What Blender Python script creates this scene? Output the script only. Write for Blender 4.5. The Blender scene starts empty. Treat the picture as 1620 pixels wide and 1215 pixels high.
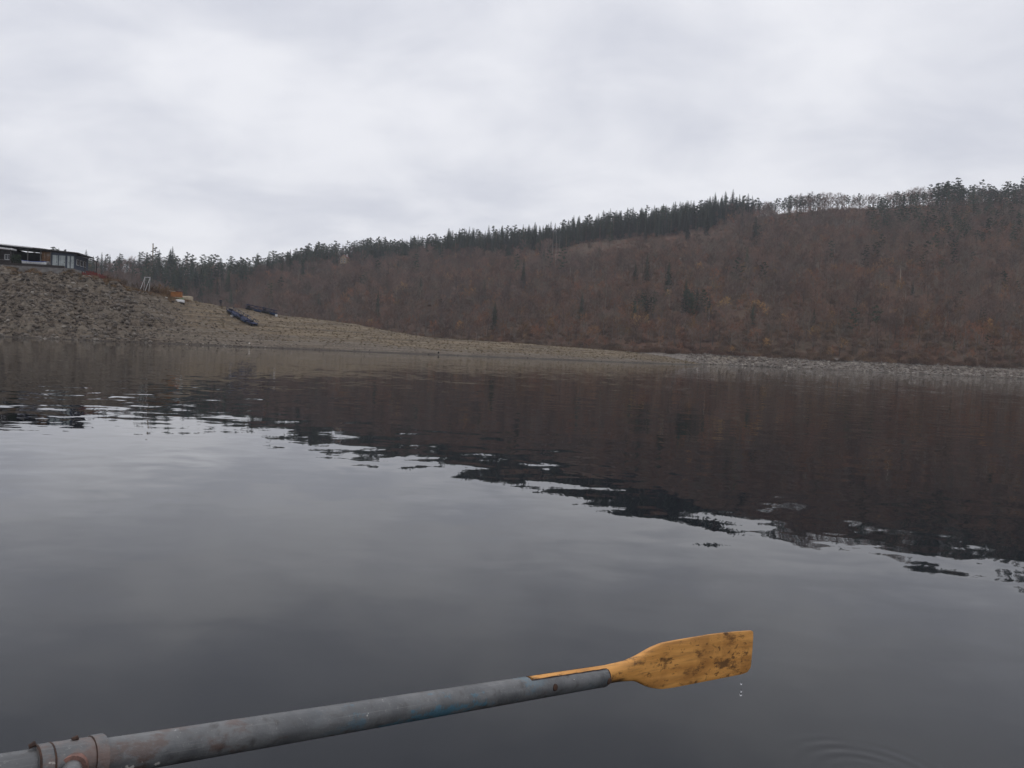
import bpy, bmesh, math, random
import numpy as np
from mathutils import Vector, Matrix

R = math.radians
scene = bpy.context.scene
COL = scene.collection

# ------------------------------------------------------------------ camera
FPX, W, H = 1260.0, 1620.0, 1215.0          # focal length in photograph pixels
CAM_H = 1.2
PITCH, ROLL = R(2.29), R(2.617)
cam_d = bpy.data.cameras.new('camera')
cam_d.sensor_width = 36.0
cam_d.lens = FPX * 36.0 / W
cam_d.clip_start = 0.05
cam_d.clip_end = 5000
cam = bpy.data.objects.new('camera', cam_d)
COL.objects.link(cam)
c_fwd = Vector((0, math.cos(PITCH), -math.sin(PITCH)))
c_up0 = Vector((0, math.sin(PITCH), math.cos(PITCH)))
c_right = Vector((1, 0, 0)) * math.cos(ROLL) + c_up0 * math.sin(ROLL)
c_up = -Vector((1, 0, 0)) * math.sin(ROLL) + c_up0 * math.cos(ROLL)
M = Matrix.Identity(4)
for i in range(3):
    M[i][0], M[i][1], M[i][2] = c_right[i], c_up[i], -c_fwd[i]
M[2][3] = CAM_H
cam.matrix_world = M
scene.camera = cam

# ------------------------------------------------------------------ world and sun
SUN_EL, SUN_AZ = R(62), R(285)               # azimuth clockwise from +Y (high, to the left)
wd = bpy.data.worlds.new('World')
scene.world = wd
wd.use_nodes = True
nt = wd.node_tree
nt.nodes.clear()
N = nt.nodes.new
L = nt.links.new
wo = N('ShaderNodeOutputWorld'); bg = N('ShaderNodeBackground'); bg.inputs['Strength'].default_value = 0.1
sky = N('ShaderNodeTexSky'); sky.sky_type = 'NISHITA'; sky.sun_disc = False
sky.sun_elevation = SUN_EL; sky.sun_rotation = SUN_AZ
sky.air_density = 1.0; sky.dust_density = 2.0
tc = N('ShaderNodeTexCoord')
sep = N('ShaderNodeSeparateXYZ'); L(tc.outputs['Generated'], sep.inputs[0])
def wmath(op, a, b=None):
    n = N('ShaderNodeMath'); n.operation = op
    for i, s in enumerate((a, b)):
        if s is None: continue
        if isinstance(s, (int, float)): n.inputs[i].default_value = s
        else: L(s, n.inputs[i])
    return n.outputs[0]
zc = wmath('ADD', wmath('MAXIMUM', sep.outputs['Z'], 0.0), 0.30)
comb = N('ShaderNodeCombineXYZ')
L(wmath('DIVIDE', sep.outputs['X'], zc), comb.inputs[0])
L(wmath('DIVIDE', sep.outputs['Y'], zc), comb.inputs[1])
def wnoise(scale, detail, rough, dist, off, stretch=(1, 1, 1), rz=0):
    mp = N('ShaderNodeMapping'); mp.inputs['Location'].default_value = off
    mp.inputs['Scale'].default_value = stretch; mp.inputs['Rotation'].default_value = (0, 0, rz)
    L(comb.outputs[0], mp.inputs[0])
    n = N('ShaderNodeTexNoise'); n.inputs['Scale'].default_value = scale
    n.inputs['Detail'].default_value = detail; n.inputs['Roughness'].default_value = rough
    n.inputs['Distortion'].default_value = dist
    L(mp.outputs[0], n.inputs['Vector'])
    return n.outputs['Fac']
n1 = wnoise(1.1, 4, 0.5, 0.5, (3.1, 7.4, 0), (1, 0.8, 1), 0.25)
n2 = wnoise(3.6, 5, 0.52, 0.35, (9.2, 1.3, 2), (0.8, 1.0, 1), 0.25)
dens = wmath('ADD', wmath('MULTIPLY', n1, 0.52), wmath('MULTIPLY', n2, 0.48))
ramp = N('ShaderNodeValToRGB')
ramp.color_ramp.interpolation = 'B_SPLINE'
e = ramp.color_ramp.elements
e[0].position = 0.40; e[0].color = (0.965, 0.97, 1.01, 1)
e[1].position = 0.60; e[1].color = (0.65, 0.672, 0.755, 1)
L(dens, ramp.inputs[0])
cl = N('ShaderNodeMix'); cl.data_type = 'RGBA'; cl.blend_type = 'MULTIPLY'; cl.inputs['Factor'].default_value = 1.0
L(ramp.outputs[0], cl.inputs['A']); cl.inputs['B'].default_value = (10, 10, 10, 1)
mx = N('ShaderNodeMix'); mx.data_type = 'RGBA'; mx.inputs['Factor'].default_value = 0.95   # cloud cover
L(sky.outputs[0], mx.inputs['A']); L(cl.outputs['Result'], mx.inputs['B'])
L(mx.outputs['Result'], bg.inputs['Color']); L(bg.outputs[0], wo.inputs['Surface'])

sun_d = bpy.data.lights.new('sun', 'SUN')
sun_d.energy = 0.5; sun_d.angle = R(30); sun_d.color = (1.0, 0.95, 0.88)
sun = bpy.data.objects.new('sun', sun_d); COL.objects.link(sun)
sdir = Vector((math.sin(SUN_AZ) * math.cos(SUN_EL), math.cos(SUN_AZ) * math.cos(SUN_EL), math.sin(SUN_EL)))
sun.rotation_euler = sdir.to_track_quat('Z', 'Y').to_euler()
sun.location = (0, 0, 60)

scene.view_settings.view_transform = 'Standard'
scene.view_settings.look = 'None'
scene.view_settings.exposure = 0.0
scene.view_settings.gamma = 1.0
scene.view_settings.use_curve_mapping = False
scene.render.engine = 'CYCLES'
scene.cycles.max_bounces = 5
scene.cycles.diffuse_bounces = 2
scene.cycles.glossy_bounces = 3
scene.cycles.transmission_bounces = 4
scene.cycles.volume_bounces = 1
scene.cycles.caustics_reflective = False
scene.cycles.caustics_refractive = False
scene.cycles.use_denoising = True

# ------------------------------------------------------------------ sight lines (used to survey the place once)
def sight(x, y):
    """world direction through photograph pixel (x, y), one unit of camera depth long"""
    return c_right * ((x - W / 2) / FPX) - c_up * ((y - H / 2) / FPX) + c_fwd
def uv_of(x, y):
    d = sight(x, y)
    return d.x / d.y, d.z / d.y
def at(x, y, Y):
    u, e_ = uv_of(x, y)
    return Vector((u * Y, Y, CAM_H + e_ * Y))
def to_px(p):
    d = p - Vector((0, 0, CAM_H))
    z = d.dot(c_fwd)
    return W / 2 + FPX * d.dot(c_right) / z, H / 2 - FPX * d.dot(c_up) / z

rng = np.random.default_rng(7)
rnd = random.Random(11)

# ------------------------------------------------------------------ value noise
_tab = np.random.default_rng(3).random((256, 256))
def vnoise(x, y):
    xi = np.floor(x).astype(int); yi = np.floor(y).astype(int)
    fx = x - xi; fy = y - yi
    fx = fx * fx * (3 - 2 * fx); fy = fy * fy * (3 - 2 * fy)
    a = _tab[xi & 255, yi & 255]; b = _tab[(xi + 1) & 255, yi & 255]
    c = _tab[xi & 255, (yi + 1) & 255]; d = _tab[(xi + 1) & 255, (yi + 1) & 255]
    return (a * (1 - fx) + b * fx) * (1 - fy) + (c * (1 - fx) + d * fx) * fy - 0.5
def fbm(x, y, o=4):
    s = 0; a = 1.0
    for k in range(o):
        s = s + a * vnoise(x * 2 ** k + 17.3 * k, y * 2 ** k + 5.1 * k); a *= 0.5
    return s

# ------------------------------------------------------------------ material helpers
def new_mat(name):
    m = bpy.data.materials.new(name); m.use_nodes = True
    t = m.node_tree; t.nodes.clear()
    out = t.nodes.new('ShaderNodeOutputMaterial'); b = t.nodes.new('ShaderNodeBsdfPrincipled')
    t.links.new(b.outputs[0], out.inputs['Surface'])
    return m, t, b, out
def tmix(t, fac, a, b, bt='MIX'):
    n = t.nodes.new('ShaderNodeMix'); n.data_type = 'RGBA'; n.blend_type = bt
    for k, v in (('Factor', fac), ('A', a), ('B', b)):
        if isinstance(v, (int, float)): n.inputs[k].default_value = v
        elif isinstance(v, tuple): n.inputs[k].default_value = (*v, 1) if len(v) == 3 else v
        else: t.links.new(v, n.inputs[k])
    return n.outputs['Result']
def tmath(t, op, a, b=None, c=None, clamp=False):
    n = t.nodes.new('ShaderNodeMath'); n.operation = op; n.use_clamp = clamp
    for i, s in enumerate((a, b, c)):
        if s is None: continue
        if isinstance(s, (int, float)): n.inputs[i].default_value = s
        else: t.links.new(s, n.inputs[i])
    return n.outputs[0]
def tvec(t, op, a, b=None, scale=None):
    n = t.nodes.new('ShaderNodeVectorMath'); n.operation = op
    for i, s in enumerate((a, b)):
        if s is None: continue
        if isinstance(s, tuple): n.inputs[i].default_value = s
        else: t.links.new(s, n.inputs[i])
    if scale is not None:
        if isinstance(scale, (int, float)): n.inputs['Scale'].default_value = scale
        else: t.links.new(scale, n.inputs['Scale'])
    return n.outputs['Value'] if op in ('LENGTH', 'DOT_PRODUCT') else n.outputs['Vector']
def tnoise(t, vec, scale, detail=3, rough=0.55, stretch=None, dist=0.0, color=False):
    if stretch is not None:
        mp = t.nodes.new('ShaderNodeMapping'); mp.inputs['Scale'].default_value = stretch
        t.links.new(vec, mp.inputs[0]); vec = mp.outputs[0]
    n = t.nodes.new('ShaderNodeTexNoise'); n.inputs['Scale'].default_value = scale
    n.inputs['Detail'].default_value = detail; n.inputs['Roughness'].default_value = rough
    n.inputs['Distortion'].default_value = dist
    t.links.new(vec, n.inputs['Vector'])
    return n.outputs['Color' if color else 'Fac']
def tstep(t, v, lo, hi):
    n = t.nodes.new('ShaderNodeMapRange'); n.interpolation_type = 'SMOOTHSTEP'
    n.inputs['From Min'].default_value = lo; n.inputs['From Max'].default_value = hi
    t.links.new(v, n.inputs['Value'])
    return n.outputs['Result']
def coords(t, kind='Object'):
    return t.nodes.new('ShaderNodeTexCoord').outputs[kind]
def position(t):
    return t.nodes.new('ShaderNodeNewGeometry').outputs['Position']

MATS = {}
def simple(name, col, col2=None, scale=3.0, rough=0.8, spec=0.3, metallic=0.0):
    """paint, wood or cloth: two tones of one colour mottled by noise"""
    m, t, b, _ = new_mat(name)
    c2 = col2 or tuple(0.7 * c for c in col)
    n = tnoise(t, coords(t), scale, 4)
    t.links.new(tmix(t, tstep(t, n, 0.35, 0.68), col, c2), b.inputs['Base Color'])
    b.inputs['Roughness'].default_value = rough
    b.inputs['Specular IOR Level'].default_value = spec
    b.inputs['Metallic'].default_value = metallic
    MATS[name] = m
    return m

def foliage(name, ca, cb, cc, patch=0.02, spec=0.1, trans=0.0):
    """plant matter: tone drifts from tree to tree and in broad stands"""
    m, t, b, _ = new_mat(name)
    oi = t.nodes.new('ShaderNodeObjectInfo')
    n = tnoise(t, oi.outputs['Location'], patch, 3, 0.6)
    base = tmix(t, tstep(t, n, 0.38, 0.62), ca, cb)
    base = tmix(t, tstep(t, oi.outputs['Random'], 0.45, 1.0), base, cc)
    wn_ = t.nodes.new('ShaderNodeTexWhiteNoise'); wn_.noise_dimensions = '1D'; t.links.new(oi.outputs['Random'], wn_.inputs['W'])
    v = tmath(t, 'MULTIPLY_ADD', wn_.outputs['Value'], 0.85, 0.55)
    hs = t.nodes.new('ShaderNodeHueSaturation'); t.links.new(base, hs.inputs['Color']); t.links.new(v, hs.inputs['Value'])
    t.links.new(hs.outputs[0], b.inputs['Base Color'])
    b.inputs['Roughness'].default_value = 0.9
    b.inputs['Specular IOR Level'].default_value = spec
    MATS[name] = m
    return m

foliage('twig', (0.15, 0.105, 0.088), (0.185, 0.108, 0.076), (0.128, 0.105, 0.082))
foliage('oak_leaf', (0.25, 0.112, 0.06), (0.185, 0.092, 0.06), (0.235, 0.135, 0.062))
foliage('yellow_leaf', (0.36, 0.20, 0.07), (0.32, 0.19, 0.08), (0.36, 0.23, 0.10))
foliage('spruce_needle', (0.032, 0.050, 0.038), (0.036, 0.056, 0.038), (0.046, 0.062, 0.038))
foliage('pine_needle', (0.045, 0.064, 0.045), (0.04, 0.06, 0.042), (0.06, 0.074, 0.043))
foliage('bark', (0.145, 0.118, 0.098), (0.115, 0.095, 0.08), (0.18, 0.15, 0.12))
foliage('pine_bark', (0.15, 0.105, 0.075), (0.13, 0.10, 0.08), (0.17, 0.11, 0.07))
foliage('pale_bark', (0.30, 0.265, 0.225), (0.27, 0.24, 0.21), (0.33, 0.29, 0.24))
foliage('red_twig', (0.15, 0.09, 0.065), (0.13, 0.095, 0.068), (0.17, 0.11, 0.065))
foliage('dry_grass', (0.19, 0.147, 0.096), (0.165, 0.128, 0.084), (0.20, 0.155, 0.096), 0.06)
foliage('rust_grass', (0.22, 0.155, 0.09), (0.19, 0.14, 0.09), (0.20, 0.12, 0.075), 0.06)

# stone
m, t, b, _ = new_mat('stone')
oi = t.nodes.new('ShaderNodeObjectInfo')
cr = t.nodes.new('ShaderNodeValToRGB'); ee = cr.color_ramp.elements
ee[0].color = (0.055, 0.046, 0.039, 1); ee[1].color = (0.30, 0.27, 0.23, 1)
x_ = ee.new(0.55); x_.color = (0.12, 0.097, 0.077, 1)
x_ = ee.new(0.88); x_.color = (0.15, 0.135, 0.118, 1)
t.links.new(oi.outputs['Random'], cr.inputs[0])
nn = tnoise(t, position(t), 2.2, 4)
t.links.new(tmix(t, tstep(t, nn, 0.35, 0.7), cr.outputs[0], tmix(t, 0.5, cr.outputs[0], (0.12, 0.10, 0.085))), b.inputs['Base Color'])
b.inputs['Roughness'].default_value = 0.9; b.inputs['Specular IOR Level'].default_value = 0.2
MATS['stone'] = m

# bank ground: rock rubble, gravel and dry grass, by vertex attribute
m, t, b, _ = new_mat('bank_ground')
pos = position(t)
at_ = t.nodes.new('ShaderNodeAttribute'); at_.attribute_name = 'grass'
g = tmath(t, 'ADD', at_.outputs['Fac'], tmath(t, 'MULTIPLY_ADD', tnoise(t, pos, 0.35, 5, 0.65), 1.3, -0.65))
n_s = tnoise(t, pos, 1.9, 6, 0.75)
rock = tmix(t, tstep(t, n_s, 0.38, 0.64), (0.045, 0.034, 0.026), (0.185, 0.15, 0.117))
rock = tmix(t, tstep(t, tnoise(t, pos, 0.12, 3), 0.42, 0.62), rock, tmix(t, 0.4, rock, (0.14, 0.112, 0.082)))
gr = tmix(t, tstep(t, tnoise(t, pos, 2.2, 5, 0.7), 0.3, 0.7), (0.112, 0.086, 0.058), (0.245, 0.19, 0.127))
strata = tnoise(t, pos, 1.0, 4, 0.6, (0.06, 0.06, 4.5))
gr = tmix(t, tstep(t, strata, 0.42, 0.60), gr, tmix(t, 0.75, gr, (0.075, 0.06, 0.047)))
gr = tmix(t, tstep(t, tnoise(t, pos, 0.5, 5, 0.7, (0.35, 1.0, 3.0)), 0.52, 0.68), gr, tmix(t, 0.6, gr, (0.27, 0.235, 0.17)))
rock = tmix(t, tstep(t, strata, 0.46, 0.58), rock, tmix(t, 0.45, rock, (0.21, 0.185, 0.15)))
col = tmix(t, tstep(t, g, 0.3, 0.7), rock, gr)
sp = t.nodes.new('ShaderNodeSeparateXYZ'); t.links.new(pos, sp.inputs[0])
wet = tmath(t, 'ADD', sp.outputs['Z'], tmath(t, 'MULTIPLY', tnoise(t, pos, 0.6, 3), 0.5))
col = tmix(t, tstep(t, wet, 0.3, 0.62), tmix(t, 0.75, col, (0.035, 0.03, 0.027)), col)
t.links.new(col, b.inputs['Base Color']); b.inputs['Roughness'].default_value = 0.95
b.inputs['Specular IOR Level'].default_value = 0.15
bp = t.nodes.new('ShaderNodeBump'); bp.inputs['Strength'].default_value = 0.7; bp.inputs['Distance'].default_value = 0.25
t.links.new(tnoise(t, pos, 1.4, 6, 0.7), bp.inputs['Height']); t.links.new(bp.outputs[0], b.inputs['Normal'])
MATS['bank_ground'] = m

# hillside: leaf litter, with stony shore below
m, t, b, _ = new_mat('hill_ground')
pos = position(t)
sp = t.nodes.new('ShaderNodeSeparateXYZ'); t.links.new(pos, sp.inputs[0])
lit = tmix(t, tstep(t, tnoise(t, pos, 0.05, 5, 0.65), 0.35, 0.65), (0.125, 0.068, 0.046), (0.115, 0.088, 0.062))
lit = tmix(t, tstep(t, tnoise(t, pos, 0.5, 4, 0.6), 0.35, 0.7), lit, tmix(t, 0.6, lit, (0.055, 0.038, 0.03)))
stn = tmix(t, tstep(t, tnoise(t, pos, 0.9, 5, 0.7), 0.3, 0.7), (0.10, 0.086, 0.075), (0.26, 0.23, 0.20))
stn = tmix(t, tstep(t, tnoise(t, pos, 0.03, 3), 0.5, 0.6), stn, tmix(t, 0.6, stn, (0.26, 0.215, 0.15)))
edge = tmath(t, 'ADD', sp.outputs['Z'], tmath(t, 'MULTIPLY_ADD', tnoise(t, pos, 0.07, 4), 4.0, -2.0))
col = tmix(t, tstep(t, edge, 3.3, 4.4), stn, lit)
wet = tmath(t, 'ADD', sp.outputs['Z'], tmath(t, 'MULTIPLY', tnoise(t, pos, 0.4, 3), 0.7))
col = tmix(t, tstep(t, wet, 0.4, 0.8), tmix(t, 0.7, col, (0.04, 0.035, 0.03)), col)
t.links.new(col, b.inputs['Base Color']); b.inputs['Roughness'].default_value = 0.95
b.inputs['Specular IOR Level'].default_value = 0.1
bp = t.nodes.new('ShaderNodeBump'); bp.inputs['Strength'].default_value = 0.6; bp.inputs['Distance'].default_value = 0.6
t.links.new(tnoise(t, pos, 0.7, 5, 0.7), bp.inputs['Height']); t.links.new(bp.outputs[0], b.inputs['Normal'])
MATS['hill_ground'] = m

# water: dark still lake, slight slopes of small waves as normals
RIPPLE = at(1375, 1250, 3.0); _d = sight(1375, 1236); RIPPLE = Vector((0, 0, CAM_H)) + _d * (-CAM_H / _d.z)
m, t, b, _ = new_mat('lake_water')
pos = position(t)
def wave(scale, amp, stretch, detail=2):
    c = tnoise(t, pos, scale, detail, 0.5, stretch, 0.3, color=True)
    return tvec(t, 'MULTIPLY', tvec(t, 'SUBTRACT', c, (0.5, 0.5, 0.5)), (amp, amp, 0.0))
wv = tvec(t, 'ADD', wave(0.3, 0.016, (0.8, 1.2, 1)), wave(2.3, 0.075, (0.85, 1.15, 1), 2.5))
calm = tstep(t, tnoise(t, pos, 0.16, 2), 0.38, 0.62)
wv = tvec(t, 'SCALE', wv, scale=tmath(t, 'MULTIPLY_ADD', calm, 0.7, 0.45))
fine = wave(9.0, 0.012, (0.7, 1.3, 1), 2)
wv = tvec(t, 'ADD', wv, fine)
dv = tvec(t, 'MULTIPLY', tvec(t, 'SUBTRACT', pos, (RIPPLE.x, RIPPLE.y, 0.0)), (1, 1, 0))
rr = tvec(t, 'LENGTH', dv)
env = tmath(t, 'MULTIPLY', tstep(t, rr, 0.07, 0.14), tmath(t, 'SUBTRACT', 1.0, tstep(t, rr, 0.17, 0.33)))
ring = tmath(t, 'MULTIPLY', tmath(t, 'SINE', tmath(t, 'MULTIPLY', rr, 115.0)), tmath(t, 'MULTIPLY', tmath(t, 'MULTIPLY', env, tstep(t, tnoise(t, pos, 5.0, 2), .3, .7)), 0.06))
wv = tvec(t, 'ADD', wv, tvec(t, 'SCALE', tvec(t, 'NORMALIZE', dv), scale=ring))
t.links.new(tvec(t, 'NORMALIZE', tvec(t, 'ADD', wv, (0, 0, 1))), b.inputs['Normal'])
b.inputs['Base Color'].default_value = (0.0004, 0.0022, 0.0052, 1)
b.inputs['Roughness'].default_value = 0.015
b.inputs['IOR'].default_value = 1.333
MATS['lake_water'] = m

# ------------------------------------------------------------------ object helpers
def link(o, parent=None):
    COL.objects.link(o)
    if parent is not None: o.parent = parent
    return o
def tag(o, label=None, cat=None, group=None, kind=None):
    if label: o['label'] = label
    if cat: o['category'] = cat
    if group: o['group'] = group
    if kind: o['kind'] = kind
    return o
def empty(name, loc=(0, 0, 0), rz=0.0):
    o = bpy.data.objects.new(name, None); o.empty_display_size = 0.3
    COL.objects.link(o); o.location = loc; o.rotation_euler = (0, 0, rz)
    return o
def mesh_obj(name, verts, faces, mat, parent=None, smooth=False):
    me = bpy.data.meshes.new(name)
    me.from_pydata(verts, [], faces)
    if smooth:
        me.polygons.foreach_set('use_smooth', [True] * len(me.polygons))
    me.materials.append(MATS[mat] if isinstance(mat, str) else mat)
    me.update()
    if smooth: me.set_sharp_from_angle(angle=R(38))
    o = bpy.data.objects.new(name, me)
    return link(o, parent)

class MB:
    def __init__(s): s.v = []; s.f = []
    def box(s, x0, x1, y0, y1, z0, z1):
        k = len(s.v)
        s.v += [(x0, y0, z0), (x1, y0, z0), (x1, y1, z0), (x0, y1, z0), (x0, y0, z1), (x1, y0, z1), (x1, y1, z1), (x0, y1, z1)]
        s.f += [(k, k+3, k+2, k+1), (k+4, k+5, k+6, k+7), (k, k+1, k+5, k+4), (k+1, k+2, k+6, k+5), (k+2, k+3, k+7, k+6), (k+3, k, k+4, k+7)]
        return s
    def hexa(s, p):
        k = len(s.v); s.v += [tuple(q) for q in p]
        s.f += [(k, k+3, k+2, k+1), (k+4, k+5, k+6, k+7), (k, k+1, k+5, k+4), (k+1, k+2, k+6, k+5), (k+2, k+3, k+7, k+6), (k+3, k, k+4, k+7)]
        return s
    def tube(s, pts, rad, n=6, cap=True):
        pts = [Vector(p) for p in pts]
        if isinstance(rad, (int, float)): rad = [rad] * len(pts)
        k0 = len(s.v)
        ref = None
        for i, p in enumerate(pts):
            d = (pts[min(i+1, len(pts)-1)] - pts[max(i-1, 0)]).normalized()
            if ref is None:
                ref = Vector((0, 0, 1)) if abs(d.z) < 0.9 else Vector((1, 0, 0))
            a = (ref - d * ref.dot(d)).normalized(); bb = d.cross(a); ref = a
            for j in range(n):
                th = 2 * math.pi * j / n
                s.v.append(tuple(p + (a * math.cos(th) + bb * math.sin(th)) * rad[i]))
        for i in range(len(pts) - 1):
            for j in range(n):
                a0 = k0 + i*n + j; a1 = k0 + i*n + (j+1) % n
                s.f.append((a0, a1, a1 + n, a0 + n))
        if cap:
            s.f.append(tuple(k0 + j for j in reversed(range(n))))
            s.f.append(tuple(k0 + (len(pts)-1)*n + j for j in range(n)))
        return s
    def face(s, pts):
        k = len(s.v); s.v += [tuple(p) for p in pts]; s.f.append(tuple(range(k, k + len(pts))))
        return s
    def build(s, name, mat, parent=None, smooth=False):
        return mesh_obj(name, s.v, s.f, mat, parent, smooth)

# ------------------------------------------------------------------ survey of the land
def curve(rows):
    rows = sorted(rows); a = np.array(rows, float)
    def f(u):
        return np.interp(u, a[:, 0], a[:, 1])
    return f
def U(x, y=560): return uv_of(x, y)[0]

# far hillside
h_shore = curve([(-1.3, 470), (U(0), 430), (U(300), 400), (U(600), 365), (U(810), 335), (U(1100), 300), (U(1300), 286), (U(1620), 268), (1.3, 240)])
ridge_px = [(-500, 440, 520), (-100, 428, 545), (60, 424, 560), (150, 430, 565), (250, 432, 575), (330, 440, 590), (390, 444, 630), (430, 432, 660), (500, 416, 690),
            (600, 406, 700), (700, 402, 700), (800, 394, 695), (900, 382, 690), (1000, 365, 690), (1100, 352, 685), (1200, 343, 680), (1300, 333, 670),
            (1430, 327, 655), (1500, 324, 645), (1620, 318, 625), (1800, 312, 610), (2300, 290, 600)]
_r = [(at(x, y, Y), Y) for x, y, Y in ridge_px]
h_ridgeY = curve([(p.x / p.y, Y) for p, Y in _r])
h_ridgeZ = curve([(p.x / p.y, p.z) for p, Y in _r])
_HV = np.array([0.0, 0.10, 0.3, 0.5, 0.7, 0.85, 0.95, 1.0]); _HZ = np.array([0.0, 0.10, 0.31, 0.525, 0.73, 0.875, 0.965, 1.0])
def hill_z(u, Y):
    u = np.asarray(u, float); Y = np.asarray(Y, float)
    ys = h_shore(u); yr = h_ridgeY(u); zr = h_ridgeZ(u)
    strip = np.interp(Y, [-1, 0], [0, 0]) if False else None
    d = Y - ys
    zs = np.where(d < 0, d * 0.3, np.minimum(d, 10.0) * 0.38)              # stony shore
    v = np.clip((d - 10.0) / (yr - ys - 10.0), 0, 1)
    zz = zs + (zr - 3.8) * np.interp(v, _HV, _HZ)
    back = np.clip(Y - yr, 0, None)
    zz = zz - back * 0.10
    X = u * Y
    amp = np.clip((d - 8) / 40, 0, 1) * np.clip(1 - (v - 0.8) / 0.2, 0.15, 1)
    zz = zz + amp * 6.0 * fbm(X / 60.0, Y / 60.0, 4) + np.clip(d / 10, 0, 1) * 0.9 * fbm(X / 7.0 + 40, Y / 7.0, 3)
    return zz
def hill_v(u, Y):
    ys = h_shore(u); return (Y - ys - 10.0) / (h_ridgeY(u) - ys - 10.0)

# near bank and its long spit
b_shore = curve([(-1.4, 95), (U(-300), 108), (U(0), 118), (U(200), 127), (U(400), 135), (U(600), 146), (U(800), 162), (U(1000), 186), (U(1080), 205), (U(1118), 225), (0.32, 260)])
crest_px = [(-900, 415, 128), (-400, 415, 136), (-100, 420, 143), (0, 423, 146), (100, 428, 149), (135, 434, 150), (165, 442, 151), (200, 455, 153), (235, 465, 156), (265, 470, 160), (300, 474, 166),
            (350, 484, 173), (400, 491, 180), (440, 498, 185), (500, 505, 190), (560, 513, 193), (620, 524.5, 197), (680, 534, 202), (800, 541.5, 210), (900, 549, 216),
            (1000, 557, 222), (1060, 565.5, 226), (1100, 573.5, 228), (1118, 578.5, 230)]
_r = [(at(x, y, Y), Y) for x, y, Y in crest_px]
b_crestY = curve([(p.x / p.y, Y) for p, Y in _r] + [(0.32, 262)])
b_crestZ = curve([(p.x / p.y, p.z) for p, Y in _r] + [(0.27, -0.8), (0.32, -3)])
b_rocky = curve([(U(-900), 1), (U(170), 1), (U(240), 0.75), (U(300), 0.35), (U(420), 0.08), (U(600), 0.0), (U(1118), 0.0)])
_BV = np.array([0, 0.12, 0.3, 0.5, 0.7, 0.85, 1.0])
_BR = np.array([0, 0.13, 0.30, 0.50, 0.76, 0.93, 1.0])      # rocky bank
_BG = np.array([0, 0.10, 0.28, 0.50, 0.72, 0.89, 1.0])      # gentle spit
def bank_z(u, Y):
    u = np.asarray(u, float); Y = np.asarray(Y, float)
    ys = b_shore(u); yc = b_crestY(u); zc_ = b_crestZ(u); rk = b_rocky(u)
    d = Y - ys
    v = np.clip(d / (yc - ys), 0, 1)
    zz = zc_ * (rk * np.interp(v, _BV, _BR) + (1 - rk) * np.interp(v, _BV, _BG))
    zz = np.where(d < 0, d * 0.25, zz)
    X = u * Y
    # broken rock and terraces of old water levels
    env = np.clip(d / 4, 0, 1) * np.clip((1.05 - v) / 0.15, 0, 1)
    n = fbm(X / 5.0, Y / 5.0, 5); n2 = fbm(X / 1.7 + 9, Y / 1.7, 3)
    ridged = (0.5 - np.abs(fbm(X / 6.0 + 31, Y / 4.0 + 3, 4))) - 0.3
    slab = 0.5 - np.abs(fbm((X + 0.9 * Y) / 3.2 + 11, (Y - 0.6 * X) / 11.0, 3)) * 2
    n3 = fbm(X / .9 + 5, Y / .9, 2)
    zz = zz + env * rk * (1.3 * n + 0.45 * n2 + 0.5 * n3 + 1.8 * ridged + 1.2 * slab - .3)
    zz = zz + env * (1 - rk) * (0.35 * fbm(X / 6.0, Y / 6.0, 4) + 0.12 * n2)
    st = 0.62
    fr = zz / st - np.floor(zz / st)
    stepz = (np.floor(zz / st) + np.clip((fr - 0.25) * 2.0, 0, 1)) * st
    k = np.where(zz > 0.2, 0.30 * env, 0)
    zz = zz * (1 - k) + stepz * k
    back = np.clip(Y - yc, 0, None)
    rk2 = np.clip(rk * 1.2, 0, 1)
    zz = zz - (1 - rk2) * 0.16 * np.clip(back - 2, 0, None) - rk2 * 0.11 * np.clip(back - 28, 0, None) - rk2 * 0.012 * back
    return zz

def terrain(name, fz, u0, u1, nu, rows_of, nr, mat, extra=None):
    us = np.linspace(u0, u1, nu)
    vs = np.linspace(0, 1, nr)
    UU, VV = np.meshgrid(us, vs, indexing='ij')
    YY = rows_of(UU, VV)
    ZZ = fz(UU, YY); XX = UU * YY
    co = np.stack([XX, YY, ZZ], -1).reshape(-1, 3)
    idx = np.arange(nu * nr).reshape(nu, nr)
    q = np.stack([idx[:-1, :-1], idx[1:, :-1], idx[1:, 1:], idx[:-1, 1:]], -1).reshape(-1, 4)
    me = bpy.data.meshes.new(name)
    me.from_pydata(co.tolist(), [], q.tolist())
    me.polygons.foreach_set('use_smooth', [True] * len(me.polygons))
    if extra is not None:
        a = me.attributes.new('grass', 'FLOAT', 'POINT')
        a.data.foreach_set('value', extra(UU, YY, ZZ).reshape(-1).astype(np.float32))
    me.materials.append(MATS[mat]); me.update()
    o = bpy.data.objects.new(name, me); COL.objects.link(o)
    return o

# hillside sheet
def hill_rows(u, v):
    ys = h_shore(u) - 25; yr = h_ridgeY(u)
    return np.where(v < 0.82, ys + (yr - ys) * (v / 0.82), yr + (v - 0.82) / 0.18 * 320)
hill = terrain('hillside', hill_z, -1.2, 1.25, 330, hill_rows, 150, 'hill_ground'); tag(hill, kind='structure')
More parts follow.
